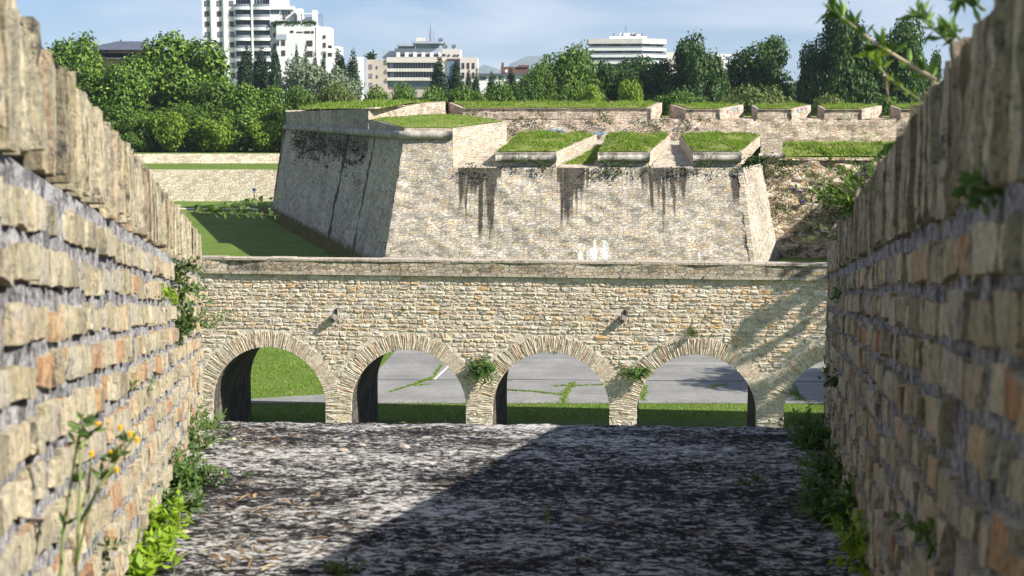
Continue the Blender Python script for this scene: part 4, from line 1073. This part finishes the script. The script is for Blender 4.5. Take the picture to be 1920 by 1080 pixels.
# office block
r=bld('office_block','stepped beige office block with long dark window bands and a roof mast',790,430); f=Fac(430,r)
f.block('wall',688,727,112,215,M['beige'],1,16); f.block('wall',727,830,107,215,M['beige'],0,16); f.block('wall',863,895,108,215,M['palebeige'],1,14); f.block('wall',830,863,92,215,M['palebeige'],-1,14)
for y in (121,138,155):
    f.window(692.5,698.5,y,y+9,1.0,'glassb','frame'); f.window(706,708.5,y+3,y+9,1.0)
for x in (866.5,876,885.5):
    for y in (118,136,154): f.window(x,x+4.6,y,y+11,1.0)
for y,gl in ((118,'glass'),(134.5,'glass'),(152,'glassb')):
    f.band(727,820,y,y+10.5,.05,gl)
for y in (108,128.5,145.3): f.block('balcony',726,818,y,y+(9.5 if y<110 else 6),M['palebeige'],1.5,1.4)
for x,y in ((730,119),(731,136)): f.window(x,x+8,y,y+8,.25,'glassb','metal')
f.block('wall',716,745,95,108,M['bluegrey'],-2,10); f.block('wall',740,826,90.5,108,M['bluegrey'],-1,10); 
for k in range(6):
    x=744+15.6*k; f.block('dormer',x,x+6,98,108,M['white'],0,2)
    f.window(x+6.5,x+13.5,101,105,-.95)
f.block('roof_slab',744,776,83,86.5,M['bluegrey'],.5,8); f.block('wall',746,775,86,92,M['bluegrey'],-2,6); f.block('wall',779,826,80,92,M['bluegrey'],-2,7); f.block('roof_slab',773,829,77.5,81.5,M['bluegrey'],.5,9)
f.band(808,822,83,90,-1.9,'glassb'); f.block('roof_box',780,796,69.5,78,M['palebeige'],-3,5)
f.block('bay',838,860,112,165,M['glassb'],-.6,1); f.block('lintel',838,860,110,112.5,M['frame'],-.4,1)
for x in (840,851,857): f.window(x,x+3.5,102,105,-.9)
mb=MB(); X=f.x(806.5); mb.tube([(X,434,f.z(78)),(X,434,f.z(60)),(X,434,f.z(42))],[.35,.22,.06],6); mb.tube([(f.x(812.5),434,f.z(78)),(f.x(812.5),434,f.z(57))],.07,5)
for k in range(4): mb.tube([(X-.6,434,f.z(55+4*k)),(X+.6,434,f.z(55+4*k))],.06,4)
part(mb,'mast',M['metal'],r)
mb=MB(); 
for x,y in ((831,82),(835,87),(851,86),(826,74)): mb.tube([(f.x(x),433,f.z(y+7)),(f.x(x),433,f.z(y-1))],[.5,.25],6); mb.tube([(f.x(x)-.7,433,f.z(y)),(f.x(x)+.6,432.8,f.z(y-1.5))],[.5,.5],8)
part(mb,'roof_antenna',M['metal'],r)
mb=MB()
for i in range(260):
    q=at(696+R.gauss(0,4),106+R.gauss(0,3.0),430); mb.leaf(q,Vector((R.uniform(-1,1),R.uniform(-1,1),R.uniform(-1,1))),Vector((0,-.5,1)),.9,.5)
part(mb,'roof_planting',M['lf_dark'],r)
# balcony block
r=bld('apartment_block','white apartment block with stacked long balconies and rooftop boxes',1177,600); f=Fac(600,r)
def wedge(x0,xm,x1,y0,y1,mat,front,name,deep=14):
    mb=MB(); plan=[(f.x(x0),600-front+2.5),(f.x(xm),600-front),(f.x(x1),600-front+7),(f.x(x1),600+deep+7),(f.x(x0),600+deep)]
    mb.prism(plan,f.z(y1),f.z(y0)); return part(mb,name,mat,r)
wedge(1107,1203,1247,76,215,M['bluegrey'],0,'wall')
wedge(1103,1203,1251,72.5,82,M['palebeige'],2,'roof_band')
for y in (90,102.5,115): wedge(1103,1203,1251,y,y+5,M['white'],2,'balcony'); wedge(1104,1203,1250,y-3,y-.1,M['metal'],1.9,'railing')
for y in (82.5,95.5,108,121):
    for x0,x1,gl in ((1111,1126,'glass'),(1127,1139,'glassb'),(1141,1166,'glass'),(1167,1178,'glassb'),(1180,1201,'glass')):
        mb=MB(); sx=lambda x: 600+2.5*(1203-x)/96-.06
        mb.panel((f.x(x0),sx(x0),f.z(y+7)),(f.x(x1),sx(x1),f.z(y+7)),(f.x(x1),sx(x1),f.z(y)),(f.x(x0),sx(x0),f.z(y))); part(mb,'window',M[gl],r)
    for x0,x1,gl in ((1206,1219,'glass'),(1221,1229,'glassb'),(1231,1244,'glass')):
        mb=MB(); sx=lambda x: 600+7*(x-1203)/44-.06
        mb.panel((f.x(x0),sx(x0),f.z(y+7)),(f.x(x1),sx(x1),f.z(y+7)),(f.x(x1),sx(x1),f.z(y)),(f.x(x0),sx(x0),f.z(y))); part(mb,'window',M[gl],r)
f.block('roof_box',1143,1214,67,73,M['white'],-4,8); f.block('roof_box',1163,1195,60.5,67,M['white'],-5,6); f.block('roof_box',1183,1206,63,67,M['white'],-5,6)
mb=MB(); X=f.x(1175); mb.tube([(X,606,f.z(62)),(X,606,f.z(45))],[.3,.1],6); mb.tube([(X-.8,606,f.z(52)),(X+.8,606,f.z(52))],.12,5)
for x in (1152,1168,1185,1192,1205): mb.tube([(f.x(x),605,f.z(67)),(f.x(x)+.3,605,f.z(61))],[.5,.35],6)
part(mb,'mast',M['metal'],r)
# small white block behind the pointed tree
r=bld('apartment_block','narrow pale block showing behind the pointed dark tree',1350,620); f=Fac(620,r)
f.block('wall',1248,1268,98,215,M['palebeige'],0,10); f.block('wall',1326,1370,101,215,M['white'],0,10)
for y in (106,118,130,142,154): f.window(1360,1366,y,y+6,0,'glassb'); f.window(1340,1352,y,y+6,0)
mb=MB(); X=f.x(1301); mb.tube([(X,622,f.z(110)),(X,622,f.z(52))],[.3,.06],5); mb.tube([(X-1,622,f.z(56)),(X+1,622,f.z(56))],.08,4); part(mb,'mast',M['metal'],r)
# hipped slate roof
r=bld('house','large house with a dark two-tier slate hipped roof above the trees',240,300); f=Fac(300,r)
def hip(x0,x1,ye,xa,xb,yr,mat,name,dep=8,y_=300):
    mb=MB(); e=[(f.x(x0),y_-dep,f.z(ye)),(f.x(x1),y_-dep,f.z(ye)),(f.x(x1),y_+dep,f.z(ye)),(f.x(x0),y_+dep,f.z(ye))]; a=(f.x(xa),y_,f.z(yr)); b_=(f.x(xb),y_,f.z(yr))
    mb.add([*e,a,b_],[(0,1,5,4),(1,2,5),(2,3,4,5),(3,0,4),(3,2,1,0)]); part(mb,name,mat,r)
hip(169,312,96.5,221,270,77.5,M['slate'],'roof'); f.block('wall',174,308,96.3,101.5,M['pinkwall'],5,10); hip(160,318,113,176,304,101.8,M['slate'],'lower_roof',9); f.block('wall',166,312,113,215,M['pinkwall'],7,14)
for x,y,w_ in ((193,82,1.6),(226,74,1.3),(271,74,2.4),(259,79,1.2),(296,86,1.4)):
    f.block('chimney',x-w_,x+w_,y,y+10,M['slate'],-1,1.2)
for x in (180,190,200,212): f.window(x,x+5,97,101,5.05,'glass','slate')
# brown brick house
r=bld('house','brown brick house with white lower storey and a tall chimney',950,400); f=Fac(400,r)
f.block('wall',939,990,125,138,M['redbrick'],0,10); f.block('chimney',940,944.5,117,126,M['redbrick'],-.5,1.2); f.block('wall',898,1012,140,215,M['white'],1,12)
f.block('roof_band',898,1006,138,141.5,M['slate'],1.6,12); f.block('roof_band',972,992,122,126,M['redbrick'],.4,10)
for x0,x1,y0,y1 in ((899,912,144,150),(921,930,143,149),(935,945,143,149),(985,1004,143,149),(950,962,143,149)): f.window(x0,x1,y0,y1,1.0,'glass','slate')
mb=MB(); q=at(949.5,133,399.4); 
mb.tube([q,q+Vector((0,.25,0))],[.42,.2],12); part(mb,'satellite_dish',M['white'],r)
# distant mountain
hm=MB(); prof=[(700,168),(800,160),(860,148),(890,130),(905,123),(922,124),(945,133),(958,120),(975,110),(1000,103),(1030,107),(1060,114),(1100,128),(1180,140),(1300,150),(1500,160),(1800,166)]
n=90
def pf(x):
    for (a,b_),(c,d) in zip(prof,prof[1:]):
        if a<=x<=c: return b_+(d-b_)*(x-a)/(c-a)
vs=[]
for j in range(7):
    for i in range(n+1):
        x=700+1100*i/n; q=at(x,pf(x),8200); t=j/6; k=math.sin(math.pi*(.5+t*.5)) if j else 1
        zt=max(q.z+14*nz(x*.06,3),5); vs.append((q.x+40*nz(i*.7,j*3.1)*(j>0),8200-1500*t,E(-6)+(zt-E(-6))*(1-t)**1.15*(1+.12*nz(i*.5,j*1.7)*(j>0))))
hm.add(vs,[(j*(n+1)+i,(j+1)*(n+1)+i,(j+1)*(n+1)+i+1,j*(n+1)+i+1) for j in range(6) for i in range(n)])
o=hm.build('mountains',grass_mat('far_woods',(.03,.06,.02),(.05,.08,.03),(.08,.1,.05),.02),None,True); tag(o,'blue distant mountain ridge between the buildings and the trees',None,None,'structure')

# ============================================================ wild plants
def sprig(st,lf,root,dirv,length,r,nleaf,ll,lw,rr,curl=.5,mi=0,whorl=2,start=.15,droop=-.2):
    d=Vector(dirv).normalized(); p=Vector(root); pts=[p]; m=7
    for k in range(m):
        d=(d+Vector((rr.uniform(-1,1),rr.uniform(-1,1),rr.uniform(-1,1)))*.10*curl+Vector((0,0,droop*.12))).normalized()
        p=p+d*length/m; pts.append(p)
    st.tube(pts,[r*(1-.75*i/m) for i in range(m+1)],5)
    for k in range(nleaf):
        t=start+(1-start)*(k+rr.random()*.6)/nleaf; i=min(m-1,int(t*m)); q=pts[i].lerp(pts[i+1],min(1,t*m-i)); dd=(pts[i+1]-pts[i]).normalized()
        for w_ in range(whorl):
            sd=Vector((rr.gauss(0,1),rr.gauss(0,1),rr.gauss(0,1))); sd=(sd-dd*sd.dot(dd)).normalized()
            ld=(sd*.9+dd*rr.uniform(.2,.8)+Vector((0,0,droop*.5))).normalized()
            lf.leaf(q,ld,(dd+sd*.3+Vector((0,0,.5))).normalized(),ll*rr.uniform(.6,1.25)*(1-.3*t),lw*rr.uniform(.7,1.2)*(1-.3*t),mi,rr.uniform(-.35,.1))
    return pts
def plant(name,label,cat,root,nst,length,mat,ll,lw,nleaf,seed,spread=.6,lean=(0,0,1),r=.004,group=None,whorl=2,flowers=None,base=.03,droop=-.2,stem=None,start=.15):
    rr=random.Random(seed); t=thing(name,label,cat,root,group); st=MB(); lf=MB(); tips=[]
    for k in range(nst):
        d=Vector(lean)+Vector((rr.gauss(0,1),rr.gauss(0,1),rr.gauss(0,.6)))*spread
        pts=sprig(st,lf,Vector(root)+Vector((rr.gauss(0,base),rr.gauss(0,base),0)),d,length*rr.uniform(.6,1.1),r,nleaf,ll,lw,rr,1.0,0,whorl,start,droop); tips.append(pts[-1])
    part(st,'stem',stem or M['stem'],t); part(lf,'leaves',mat,t)
    if flowers:
        for q in tips[:flowers[1]]:
            fb=MB(); fr=flowers[2]
            for k in range(9):
                a=k*.698; fb.leaf(q,Vector((math.cos(a),math.sin(a),.5)),Vector((0,0,1)),fr,fr*.8,0,.1)
            fb.tube([q-Vector((0,0,fr*.3)),q+Vector((0,0,fr*.35))],[fr*.4,fr*.55],7)
            part(fb,'flower',flowers[0],t)
    return t
def onwall(S,px,py):           # point on a side wall seen at px,py
    d=ray(px,py); t=(S.X1-S.sl*S.Y1)/(d.x-S.sl*d.y); q=d*t; return Vector((q.x,q.y,EYE+q.z))
def onsill(px,py):
    d=ray(px,py); zb=(LEFT.zb-FS*LEFT.Y1+RIGHT.zb-FS*RIGHT.Y1)/2
    t=(zb-EYE)/(d.z-FS*d.y); q=d*t; return Vector((q.x,q.y,EYE+q.z))
# weeds at the foot of the sunlit wall
WG='weeds along the foot of the sunlit brick wall'
for i,(px,py,n_,ln,mt,ll,lw,nl,sp,lb) in enumerate((
  (380,806,26,.11,'lf_weed',.032,.016,9,.7,'dark olive leafy weed at the far end of the sunlit wall'),
  (352,850,18,.24,'lf_weed',.045,.016,9,.5,'tall thin green weed in front of the far olive one'),
  (335,915,46,.155,'lf_weed',.042,.016,10,.8,'largest green weed clump along the sunlit wall'),
  (312,965,24,.11,'lf_weed',.04,.02,8,.7,'green weed just in front of the largest clump'),
  (297,1010,20,.13,'lf_lime',.042,.024,6,.7,'lime green leafy weed low against the sunlit wall'),
  (268,1052,16,.12,'lf_lime',.05,.026,5,.7,'bright lime green weed nearest the bottom edge'),
  (245,1085,12,.12,'lf_lime',.05,.026,5,.7,'lime green weed cut by the bottom edge'))):
    q=onsill(px,py); plant('weed',lb,'weed',q+Vector((.01,0,0)),n_,ln*1.05,M[mt],ll,lw,nl,40+i,sp,(.25,0,1),.0022,WG)
q=onsill(352,850); plant('weed','straggly single stem climbing the sunlit wall near its far end','weed',onsill(362,822)+Vector((.02,0,0)),3,.36,M['lf_weed'],.035,.02,6,61,.15,(0,0,1),.0025)
# tall yellow flowering weed close to the lens
q=Vector((-.60,2.02,E(-1.02)))
t=thing('flowering_weed','tall thin weed with small yellow flowers close in front of the sunlit wall','flowering weed',q)
st=MB();lf=MB(); Yp=2.02; rr=random.Random(5)
def A(px,py,dy=0): return at(px,py,Yp+dy)
lines=[[(112,1100),(118,1000),(135,900),(150,800),(156,775)],[(142,1100),(146,1000),(150,900),(150,790)],[(142,1060),(150,980),(185,915),(215,868),(250,822)],[(145,1050),(165,960),(185,910),(215,875)],[(150,965),(165,920),(172,855)],[(150,840),(165,820),(183,800)],[(215,868),(222,850),(222,838)]]
for li in lines:
    st.tube([A(x,y,.02*rr.uniform(-1,1)) for x,y in li],[.0030-.0016*i/(len(li)-1) for i in range(len(li))],6)
for (x,y) in ((156,790),(150,800),(142,830),(175,810),(165,822),(215,850),(222,855),(205,865),(190,890),(120,985),(148,905),(240,830),(186,900)):
    for k in range(4): lf.leaf(A(x,y),Vector((rr.uniform(-1,1),rr.uniform(-.6,.6),rr.uniform(-.3,1))),Vector((0,-1,.3)),.022,.007)
part(st,'stem',M['stem'],t); part(lf,'leaves',M['lf_weed'],t)
for (x,y) in ((183,797),(172,852),(244,815),(257,826),(226,803),(219,882),(208,850)):
    fb=MB(); c=A(x,y)
    for k in range(12):
        a=k*.5236; fb.leaf(c,Vector((math.cos(a),.4*math.sin(a),.7+.4*math.sin(a))),Vector((0,-1,.3)),.0052,.0034)
    fb.tube([c-Vector((0,0,.004)),c+Vector((0,0,.004))],[.002,.0038],8)
    part(fb,'flower',M['yellow'],t)
# growth on the sunlit wall
def wallplant(S,px,py,n_,ln,mt,ll,lw,nl,seed,label,lean=(.4,-.3,-.5),sp=.6,group=None,name='wall_plant'):
    return plant(name,label,'wall plant',onwall(S,px,py),n_,ln,M[mt],ll,lw,nl,seed,sp,lean,.002,group,2,None,.02)
for i,(px,py,lb) in enumerate(((326,500,'top tuft of dark creeper in the sunlit wall'),(330,545,'thick leafy middle of the dark creeper in the sunlit wall'),(338,585,'lower leafy creeper in the sunlit wall'),(333,610,'straggling bottom of the dark creeper in the sunlit wall'))):
    wallplant(LEFT,px,py,22,.12,'lf_shade' if i!=1 else 'lf_weed',.030,.017,6,70+i,lb,(.3,-.2,-.3),.8,'creeper in the sunlit brick wall')
wallplant(LEFT,300,530,8,.085,'lf_lime',.03,.018,5,76,'small lime green plant left of the dark creeper',(.2,-.1,-1),.25)
wallplant(LEFT,246,738,4,.06,'lf_weed',.02,.01,5,77,'tiny weed in a joint low on the sunlit wall',(.3,0,1),.4)
wallplant(LEFT,188,1035,6,.05,'lf_shade',.025,.014,4,78,'small dark tuft low on the sunlit wall near the tall flowers',(.3,0,.3),.6)
q=onwall(LEFT,372,610)
plant('wall_plant','twiggy plant at the far edge of the sunlit wall reaching over the arches','wall plant',q,12,.16,M['lf_weed'],.03,.016,5,79,.55,(.7,-.2,.3),.0022)
plant('wall_plant','thin bare twigs leaning right from the far edge of the sunlit wall','wall plant',q+Vector((.01,0,-.02)),6,.30,M['lf_weed'],.012,.007,5,80,.16,(.85,-.2,.55),.0016)
q=onwall(LEFT,352,400)+Vector((-.02,.1,.0))
t=plant('overhanging_sprig','leafy sprig hanging out over the far lawn from the sunlit wall top','sprig',q,7,.50,M['lf_weed'],.040,.028,11,81,.12,(1,.1,.06),.0022,droop=-.12)
# shaded side
SG2='weeds along the foot of the shaded brick wall'
for i,(px,py,n_,ln,mt,ll,lw,nl,sp,lb) in enumerate((
  (1530,838,34,.20,'lf_weed',.045,.018,10,.75,'dark bushy weed at the far end of the shaded wall'),(1560,812,14,.15,'lf_shade',.04,.018,9,.6,'upright dark weed against the far end of the shaded wall'),
  (1565,905,34,.19,'lf_weed',.045,.016,11,.75,'feathery dark weed in the middle of the shaded wall foot'),(1585,985,40,.21,'lf_weed',.05,.018,11,.85,'widest dark weed along the shaded wall'),
  (1628,1060,20,.17,'lf_lime',.035,.016,9,.5,'brighter green weed near the bottom of the shaded wall'),(1500,800,14,.13,'lf_olive',.028,.012,7,.7,'small olive weed at the sill edge by the shaded wall'))):
    q=onsill(px,py); plant('weed',lb,'weed',q,n_,ln,M[mt],ll,lw,nl,100+i,sp,(-.15,0,1),.0022,SG2)
for i,(px,py,lb) in enumerate(((1575,553,'small green tuft high on the shaded wall near its far end'),(1574,712,'dark green tuft midway up the far end of the shaded wall'),(1560,690,'thin dark sprig at the far edge of the shaded wall'),(1755,992,'tiny bright tuft low on the shaded wall'),(1855,335,'small bright leaf tuft high on the shaded wall close to the lens'))):
    wallplant(RIGHT,px,py,9 if i!=1 else 16,.05 if i!=1 else .09,'lf_weed' if i!=1 else 'lf_shade',.024,.013,5,120+i,lb,(-.4,-.2,-.2),.7)
# purple flowering bush on top of the shaded wall
q=onwall(RIGHT,1606,368)+Vector((.06,.05,-.04))
t=plant('flowering_bush','leafy green bush with purple flowers overhanging the shaded wall','flowering bush',q,34,.26,M['lf_bright'],.036,.011,9,130,.50,(-.75,.1,.45),.0022,None,3,(M['purple'],3,.011))
q=onwall(RIGHT,1578,432)
plant('flowering_bush','thin yellowish stems below the purple flowered bush','flowering bush',q+Vector((.03,0,-.03)),7,.24,M['lf_yellow'],.02,.008,8,131,.22,(-1,0,.10),.0018)
q=onwall(RIGHT,1655,350); plant('wall_plant','small yellow green sprig on the shaded wall top right of the flowered bush','wall plant',q+Vector((0,.03,-.02)),6,.11,M['lf_yellow'],.02,.008,5,132,.4,(-.3,0,.8),.0018)
# branches over the shaded wall
def branch(label,path,Y,r,nodes,ll,lw,mt,seed,stem,whorl=5):
    rr=random.Random(seed); q=at(*path[0],Y); t=thing('leafy_branch',label,'branch',q,'leafy branches over the shaded wall'); st=MB();lf=MB()
    P=[at(x,y,Y+.02*k) for k,(x,y) in enumerate(path)]
    st.tube(P,[r*(1-.7*i/(len(P)-1)) for i in range(len(P))],7)
    tot=len(P)-1
    for (tt,n_,sc_) in nodes:
        k=min(tot-1,int(tt*tot)); c=P[k].lerp(P[k+1],tt*tot-k); dd=(P[k+1]-P[k]).normalized()
        for j in range(n_):
            sd=Vector((rr.gauss(0,1),rr.gauss(0,1),rr.gauss(0,1)+.35)).normalized()
            lf.leaf(c,(sd+dd*.7).normalized(),Vector((rr.gauss(0,.5),-1,rr.gauss(0,.5))),ll*sc_*rr.uniform(.7,1.2),lw*.8*sc_*rr.uniform(.7,1.2),0,rr.uniform(-.3,.2))
    part(st,'twig',stem,t,True); part(lf,'leaves',M[mt],t)
branch('long pale leafy branch reaching left over the tall dark trees',[(1755,150),(1700,118),(1640,80),(1595,45),(1562,18)],2.35,.0036,[(.99,8,1),(.86,9,1.1),(.72,6,1),(.60,4,.8),(.44,9,1.1),(.36,5,.9),(.22,7,.9),(.10,8,1),(.04,4,1)],.036,.011,'lf_bright',150,M['woodstem'])
branch('thin green branch below the long pale one',[(1725,190),(1690,165),(1660,140),(1640,118),(1632,104)],2.45,.0035,[(.99,9,1),(.8,6,1),(.62,7,1),(.4,6,.8),(.25,5,.7),(.1,4,.6)],.030,.009,'lf_yellow',151,M['stem'])
branch('leafy branch against the open sky right of the long pale one',[(1790,88),(1765,65),(1740,45),(1722,28)],2.1,.0035,[(.99,7,1),(.75,8,1),(.5,7,1),(.25,6,1)],.030,.010,'lf_weed',152,M['stem'])
branch('short leafy twig beside the shaded wall edge',[(1800,75),(1788,58),(1776,48)],2.05,.0025,[(.99,7,1),(.6,7,1),(.2,5,1)],.028,.010,'lf_weed',153,M['stem'])
branch('topmost leafy twig cut by the upper edge of the photo',[(1845,20),(1825,2),(1800,-6)],1.95,.003,[(.99,8,1),(.6,8,1.1),(.25,6,1)],.034,.012,'lf_weed',154,M['stem'])
branch('dry brown twig hanging below the thin green branch',[(1660,140),(1662,165),(1668,190)],2.45,.003,[(.5,2,.5)],.02,.006,'dryblades',155,M['woodstem'])
# sprouts on the sill
for i,(px,py,n_,ln,mt,lb) in enumerate(((1003,985,2,.085,'lf_yellow','single thin sprout in the middle of the sill'),(1410,908,8,.05,'lf_weed','small round green sprout on the shaded part of the sill'),(452,893,4,.04,'lf_weed','tiny sprout on the sunlit left of the sill'),(640,1078,10,.05,'lf_olive','mossy sprout at the bottom edge of the sill'))):
    plant('sprout',lb,'sprout',onsill(px,py),n_,ln,M[mt],.022,.012,5,160+i,.15 if i==0 else .7,(0,0,1),.0015)
# litter and crumbs of stone on the sill
lm=MB(); rr=random.Random(77)
for _ in range(260):
    x=rr.uniform(-1.6,1.6); Y=rr.uniform(2.5,7.9); side=rr.random()
    if side<.55:
        px=rr.choice([rr.gauss(430,60),rr.gauss(560,90),rr.gauss(480,40)]); py=rr.choice([rr.gauss(830,14),rr.gauss(960,12),rr.gauss(1060,14)])
        q=onsill(px,min(max(py,800),1090))
    else:
        z=(LEFT.floor(Y)+RIGHT.floor(Y))/2; q=Vector((x,Y,z))
    if q.y>7.9 or q.x<LEFT.W(q.y,0).x+.03: continue
    a=rr.random()*6.283; lm.leaf(q+Vector((0,0,.022)),Vector((math.cos(a),math.sin(a),rr.uniform(-.2,.4))),Vector((0,0,1)),rr.uniform(.02,.07),rr.uniform(.004,.018))
o=lm.build('leaf_litter',leafy('dead_leaves',[(0,(.06,.04,.025)),(.5,(.20,.13,.07)),(.8,(.34,.26,.15)),(1,(.45,.38,.26))],.1)); tag(o,'dead leaves and straw scattered on the sill','leaf litter',None,'stuff')
SGp='loose pale stones on the sill'
for i,(px,py,s_,lb) in enumerate(((643,848,0.027,'loose pale stone beside a second one on the sunlit sill'),(437,826,0.018,'rounded pale stone by the far weeds'),(757,842,0.030,'flat pinkish stone on the sunlit sill'),(462,1010,0.013,'small pale stone near the lime green weed'),(345,1003,0.018,'broken pale stone at the foot of the sunlit wall'),(680,838,0.018,'small pinkish stone left of the flat one'))):
    q=onsill(px,py); rr=random.Random(200+i); mb=MB(); vs=[]; n=10
    for j in range(5):
        ph=-.6+j*.5
        for k in range(n):
            a=k*6.283/n; rad_=math.cos(min(1.4,max(-1.2,ph)))*(1+.25*rr.uniform(-1,1)); vs.append(q+Vector((s_*rad_*math.cos(a),s_*.8*rad_*math.sin(a),s_*.45*math.sin(ph)+.008)))
    vs.append(q+Vector((0,0,s_*.45)))
    fs=[(j*n+k,j*n+(k+1)%n,(j+1)*n+(k+1)%n,(j+1)*n+k) for j in range(4) for k in range(n)]+[(4*n+k,4*n+(k+1)%n,5*n) for k in range(n)]
    mb.add(vs,fs); o=mb.build('loose_stone',M['cheek' if 0 else 'coping'],None,True); tag(o,lb,'stone',SGp,'thing')
# plants on the arched wall
def bwp(px,py,out=.05):
    u,z=bu(px,py); return BW(u,z,-out)
plant('wall_plant','round bright green bush rooted between the second and third arches','wall plant',bwp(905,690),70,.52,M['lf_weed'],.14,.05,9,170,.75,(0,-.8,.25),.006,None,2,None,.05)
plant('wall_plant','spreading green plant rooted between the third and fourth arches','wall plant',bwp(1192,697),50,.42,M['lf_weed'],.12,.045,8,171,.75,(0,-.6,.25),.006,None,2,None,.12)
plant('wall_plant','small plant growing on the crown of the fourth arch','wall plant',bwp(1300,628),16,.28,M['lf_olive'],.09,.03,7,172,.6,(0,-.4,.7),.005)
plant('wall_plant','sprig of leaves in front of the fifth arch beside the shaded wall','wall plant',bwp(1497,742),10,.45,M['lf_weed'],.09,.05,6,173,.6,(-.2,-.3,.4),.005)
for i,(px,py,lb) in enumerate(((757,580,'tiny weed in the arched wall above the second arch'),(1231,653,'tiny weed at the left haunch of the fourth arch'),(1079,613,'tiny weed high above the third arch'),(1036,661,'tiny weed under the crown of the third arch'))):
    plant('wall_plant',lb,'wall plant',bwp(px,py,.03),5,.10,M['lf_weed'],.06,.025,4,180+i,.6,(0,-.6,.1),.004)
# weeds in the old masonry, too many to count
wmn=MB(); rr=random.Random(91)
def clump(c,r,n,ll,out=Vector((0,-1,0))):
    for _ in range(n):
        d=Vector((rr.gauss(0,1),rr.gauss(-.5,.6),rr.gauss(0,.8))); p_=c+Vector((rr.gauss(0,r),-abs(rr.gauss(0,r*.5)),rr.gauss(0,r*.7)))
        wmn.leaf(p_,d,(out+Vector((rr.gauss(0,.4),0,rr.gauss(0,.4)+.4))).normalized(),ll*rr.uniform(.6,1.4),ll*rr.uniform(.3,.6))
for _ in range(250):
    x=rr.uniform(15.6,34); t=rr.random()**.8; y=87.2+.8*t; z=bz+(E(-2.9)-bz)*t
    if nz(x*.35,z*.5,2)+.12*rr.uniform(-1,1)>-.08 or x<17: clump(Vector((x,y-.12,z)),rr.uniform(.08,.26),rr.randint(8,26),.17)
for _ in range(30):
    px=rr.gauss(1462,12)+rr.random()*0; py=rr.uniform(298,330); q=at(px-(py-300)*.7+rr.uniform(0,26),py,87.5); clump(q,.16,10,.16)
o=wmn.build('weeds',M['lf_shade']); tag(o,'dark green weeds sprouting all over the crumbling rubble wall','weeds',None,'stuff')
wmn=MB()
for px,py,r_,n_ in ((901,207,.10,12),(910,214,.12,14),(885,212,.28,60),(996,208,.12,16),(1009,211,.14,20),(1018,209,.08,8),(1009,219,.1,12),(1016,216,.1,12),(972,222,.1,12),(980,222,.08,10),(964,231,.14,16),(985,233,.3,50),(1007,234,.18,34),(998,240,.1,14),(1031,230,.08,10),(1065,237,.14,18),(1078,240,.14,16),(1125,210,.22,50),(1130,220,.16,24),(1130,228,.18,30),(1144,228,.16,26),(1112,232,.14,22),(1198,229,.24,40),(1215,232,.2,36),(1228,238,.2,36),(1238,245,.22,40),(1245,232,.14,20),(1280,246,.2,34),(1296,210,.14,18),(1311,218,.1,12),(1291,226,.14,18),(1330,228,.12,18),(1313,226,.12,14),(955,246,.14,20),(962,250,.16,24),(1087,247,.1,12),(1240,226,.14,18),(1281,231,.12,16),(1300,250,.1,10)):
    clump(at(px,py,96.85),r_,n_,.15)
for px,py,r_,n_ in ((1015,306,.16,40),(1022,315,.16,34),(985,303,.22,30),(1140,310,.3,60),(1168,308,.32,70),(1155,318,.26,44),(1322,305,.3,50),(1310,310,.2,30),(880,312,.26,34),(915,318,.26,30),(900,322,.2,20),(1212,312,.24,24),(1275,316,.26,34),(1345,318,.24,24),(1395,310,.2,44),(1408,300,.24,60),(1425,296,.24,60),(1445,300,.3,60),(1432,310,.2,40),(968,297,.1,10)):
    clump(at(px,py,81.15),r_,n_,.16)
o=wmn.build('weeds',M['lf_shade']); tag(o,'dark weed tufts rooted in the joints of the bastion walls','weeds',None,'stuff')
wmn=MB(); 
for _ in range(110):
    px=rr.uniform(548,690); py=rr.gauss(266,13)
    f_=(px-535)/160; ylim=300-0*f_
    for i in range(60):
        tt=rr.random(); q=T0.lerp(T1,tt)
        break
    tt=rr.uniform(.20,.86); q=T0.lerp(T1,tt)+Vector((-.15,-.05,-abs(rr.gauss(0,.55))-.1))
    q=q+ (L0-T0).normalized()*abs(rr.gauss(0,.9))
    clump(q,.22,14,.26,Vector((-1,-.3,0)))
o=wmn.build('weeds',leafy('dusty_creeper',[(0,(.05,.05,.025)),(.5,(.09,.085,.04)),(1,(.13,.12,.06))],.2)); tag(o,'dusty creeper hanging under the moulding of the shaded left face','creeper',None,'stuff')

# air between the moat and the hills
hb=MB(); hb.box(-2500,2600,-30,9200,-1.0,330)
o=hb.build('haze',None); tag(o,'thin blue summer haze over the town',None,None,'stuff')
hm_=bpy.data.materials.new('thin_air'); hm_.use_nodes=True; ht=hm_.node_tree; ht.nodes.clear()
ho=ht.nodes.new('ShaderNodeOutputMaterial'); hv=ht.nodes.new('ShaderNodeVolumePrincipled'); hv.inputs['Density'].default_value=.00010; hv.inputs['Color'].default_value=(.70,.84,1,1); hv.inputs['Anisotropy'].default_value=.0
ht.links.new(hv.outputs[0],ho.inputs['Volume']); o.data.materials.clear(); o.data.materials.append(hm_)
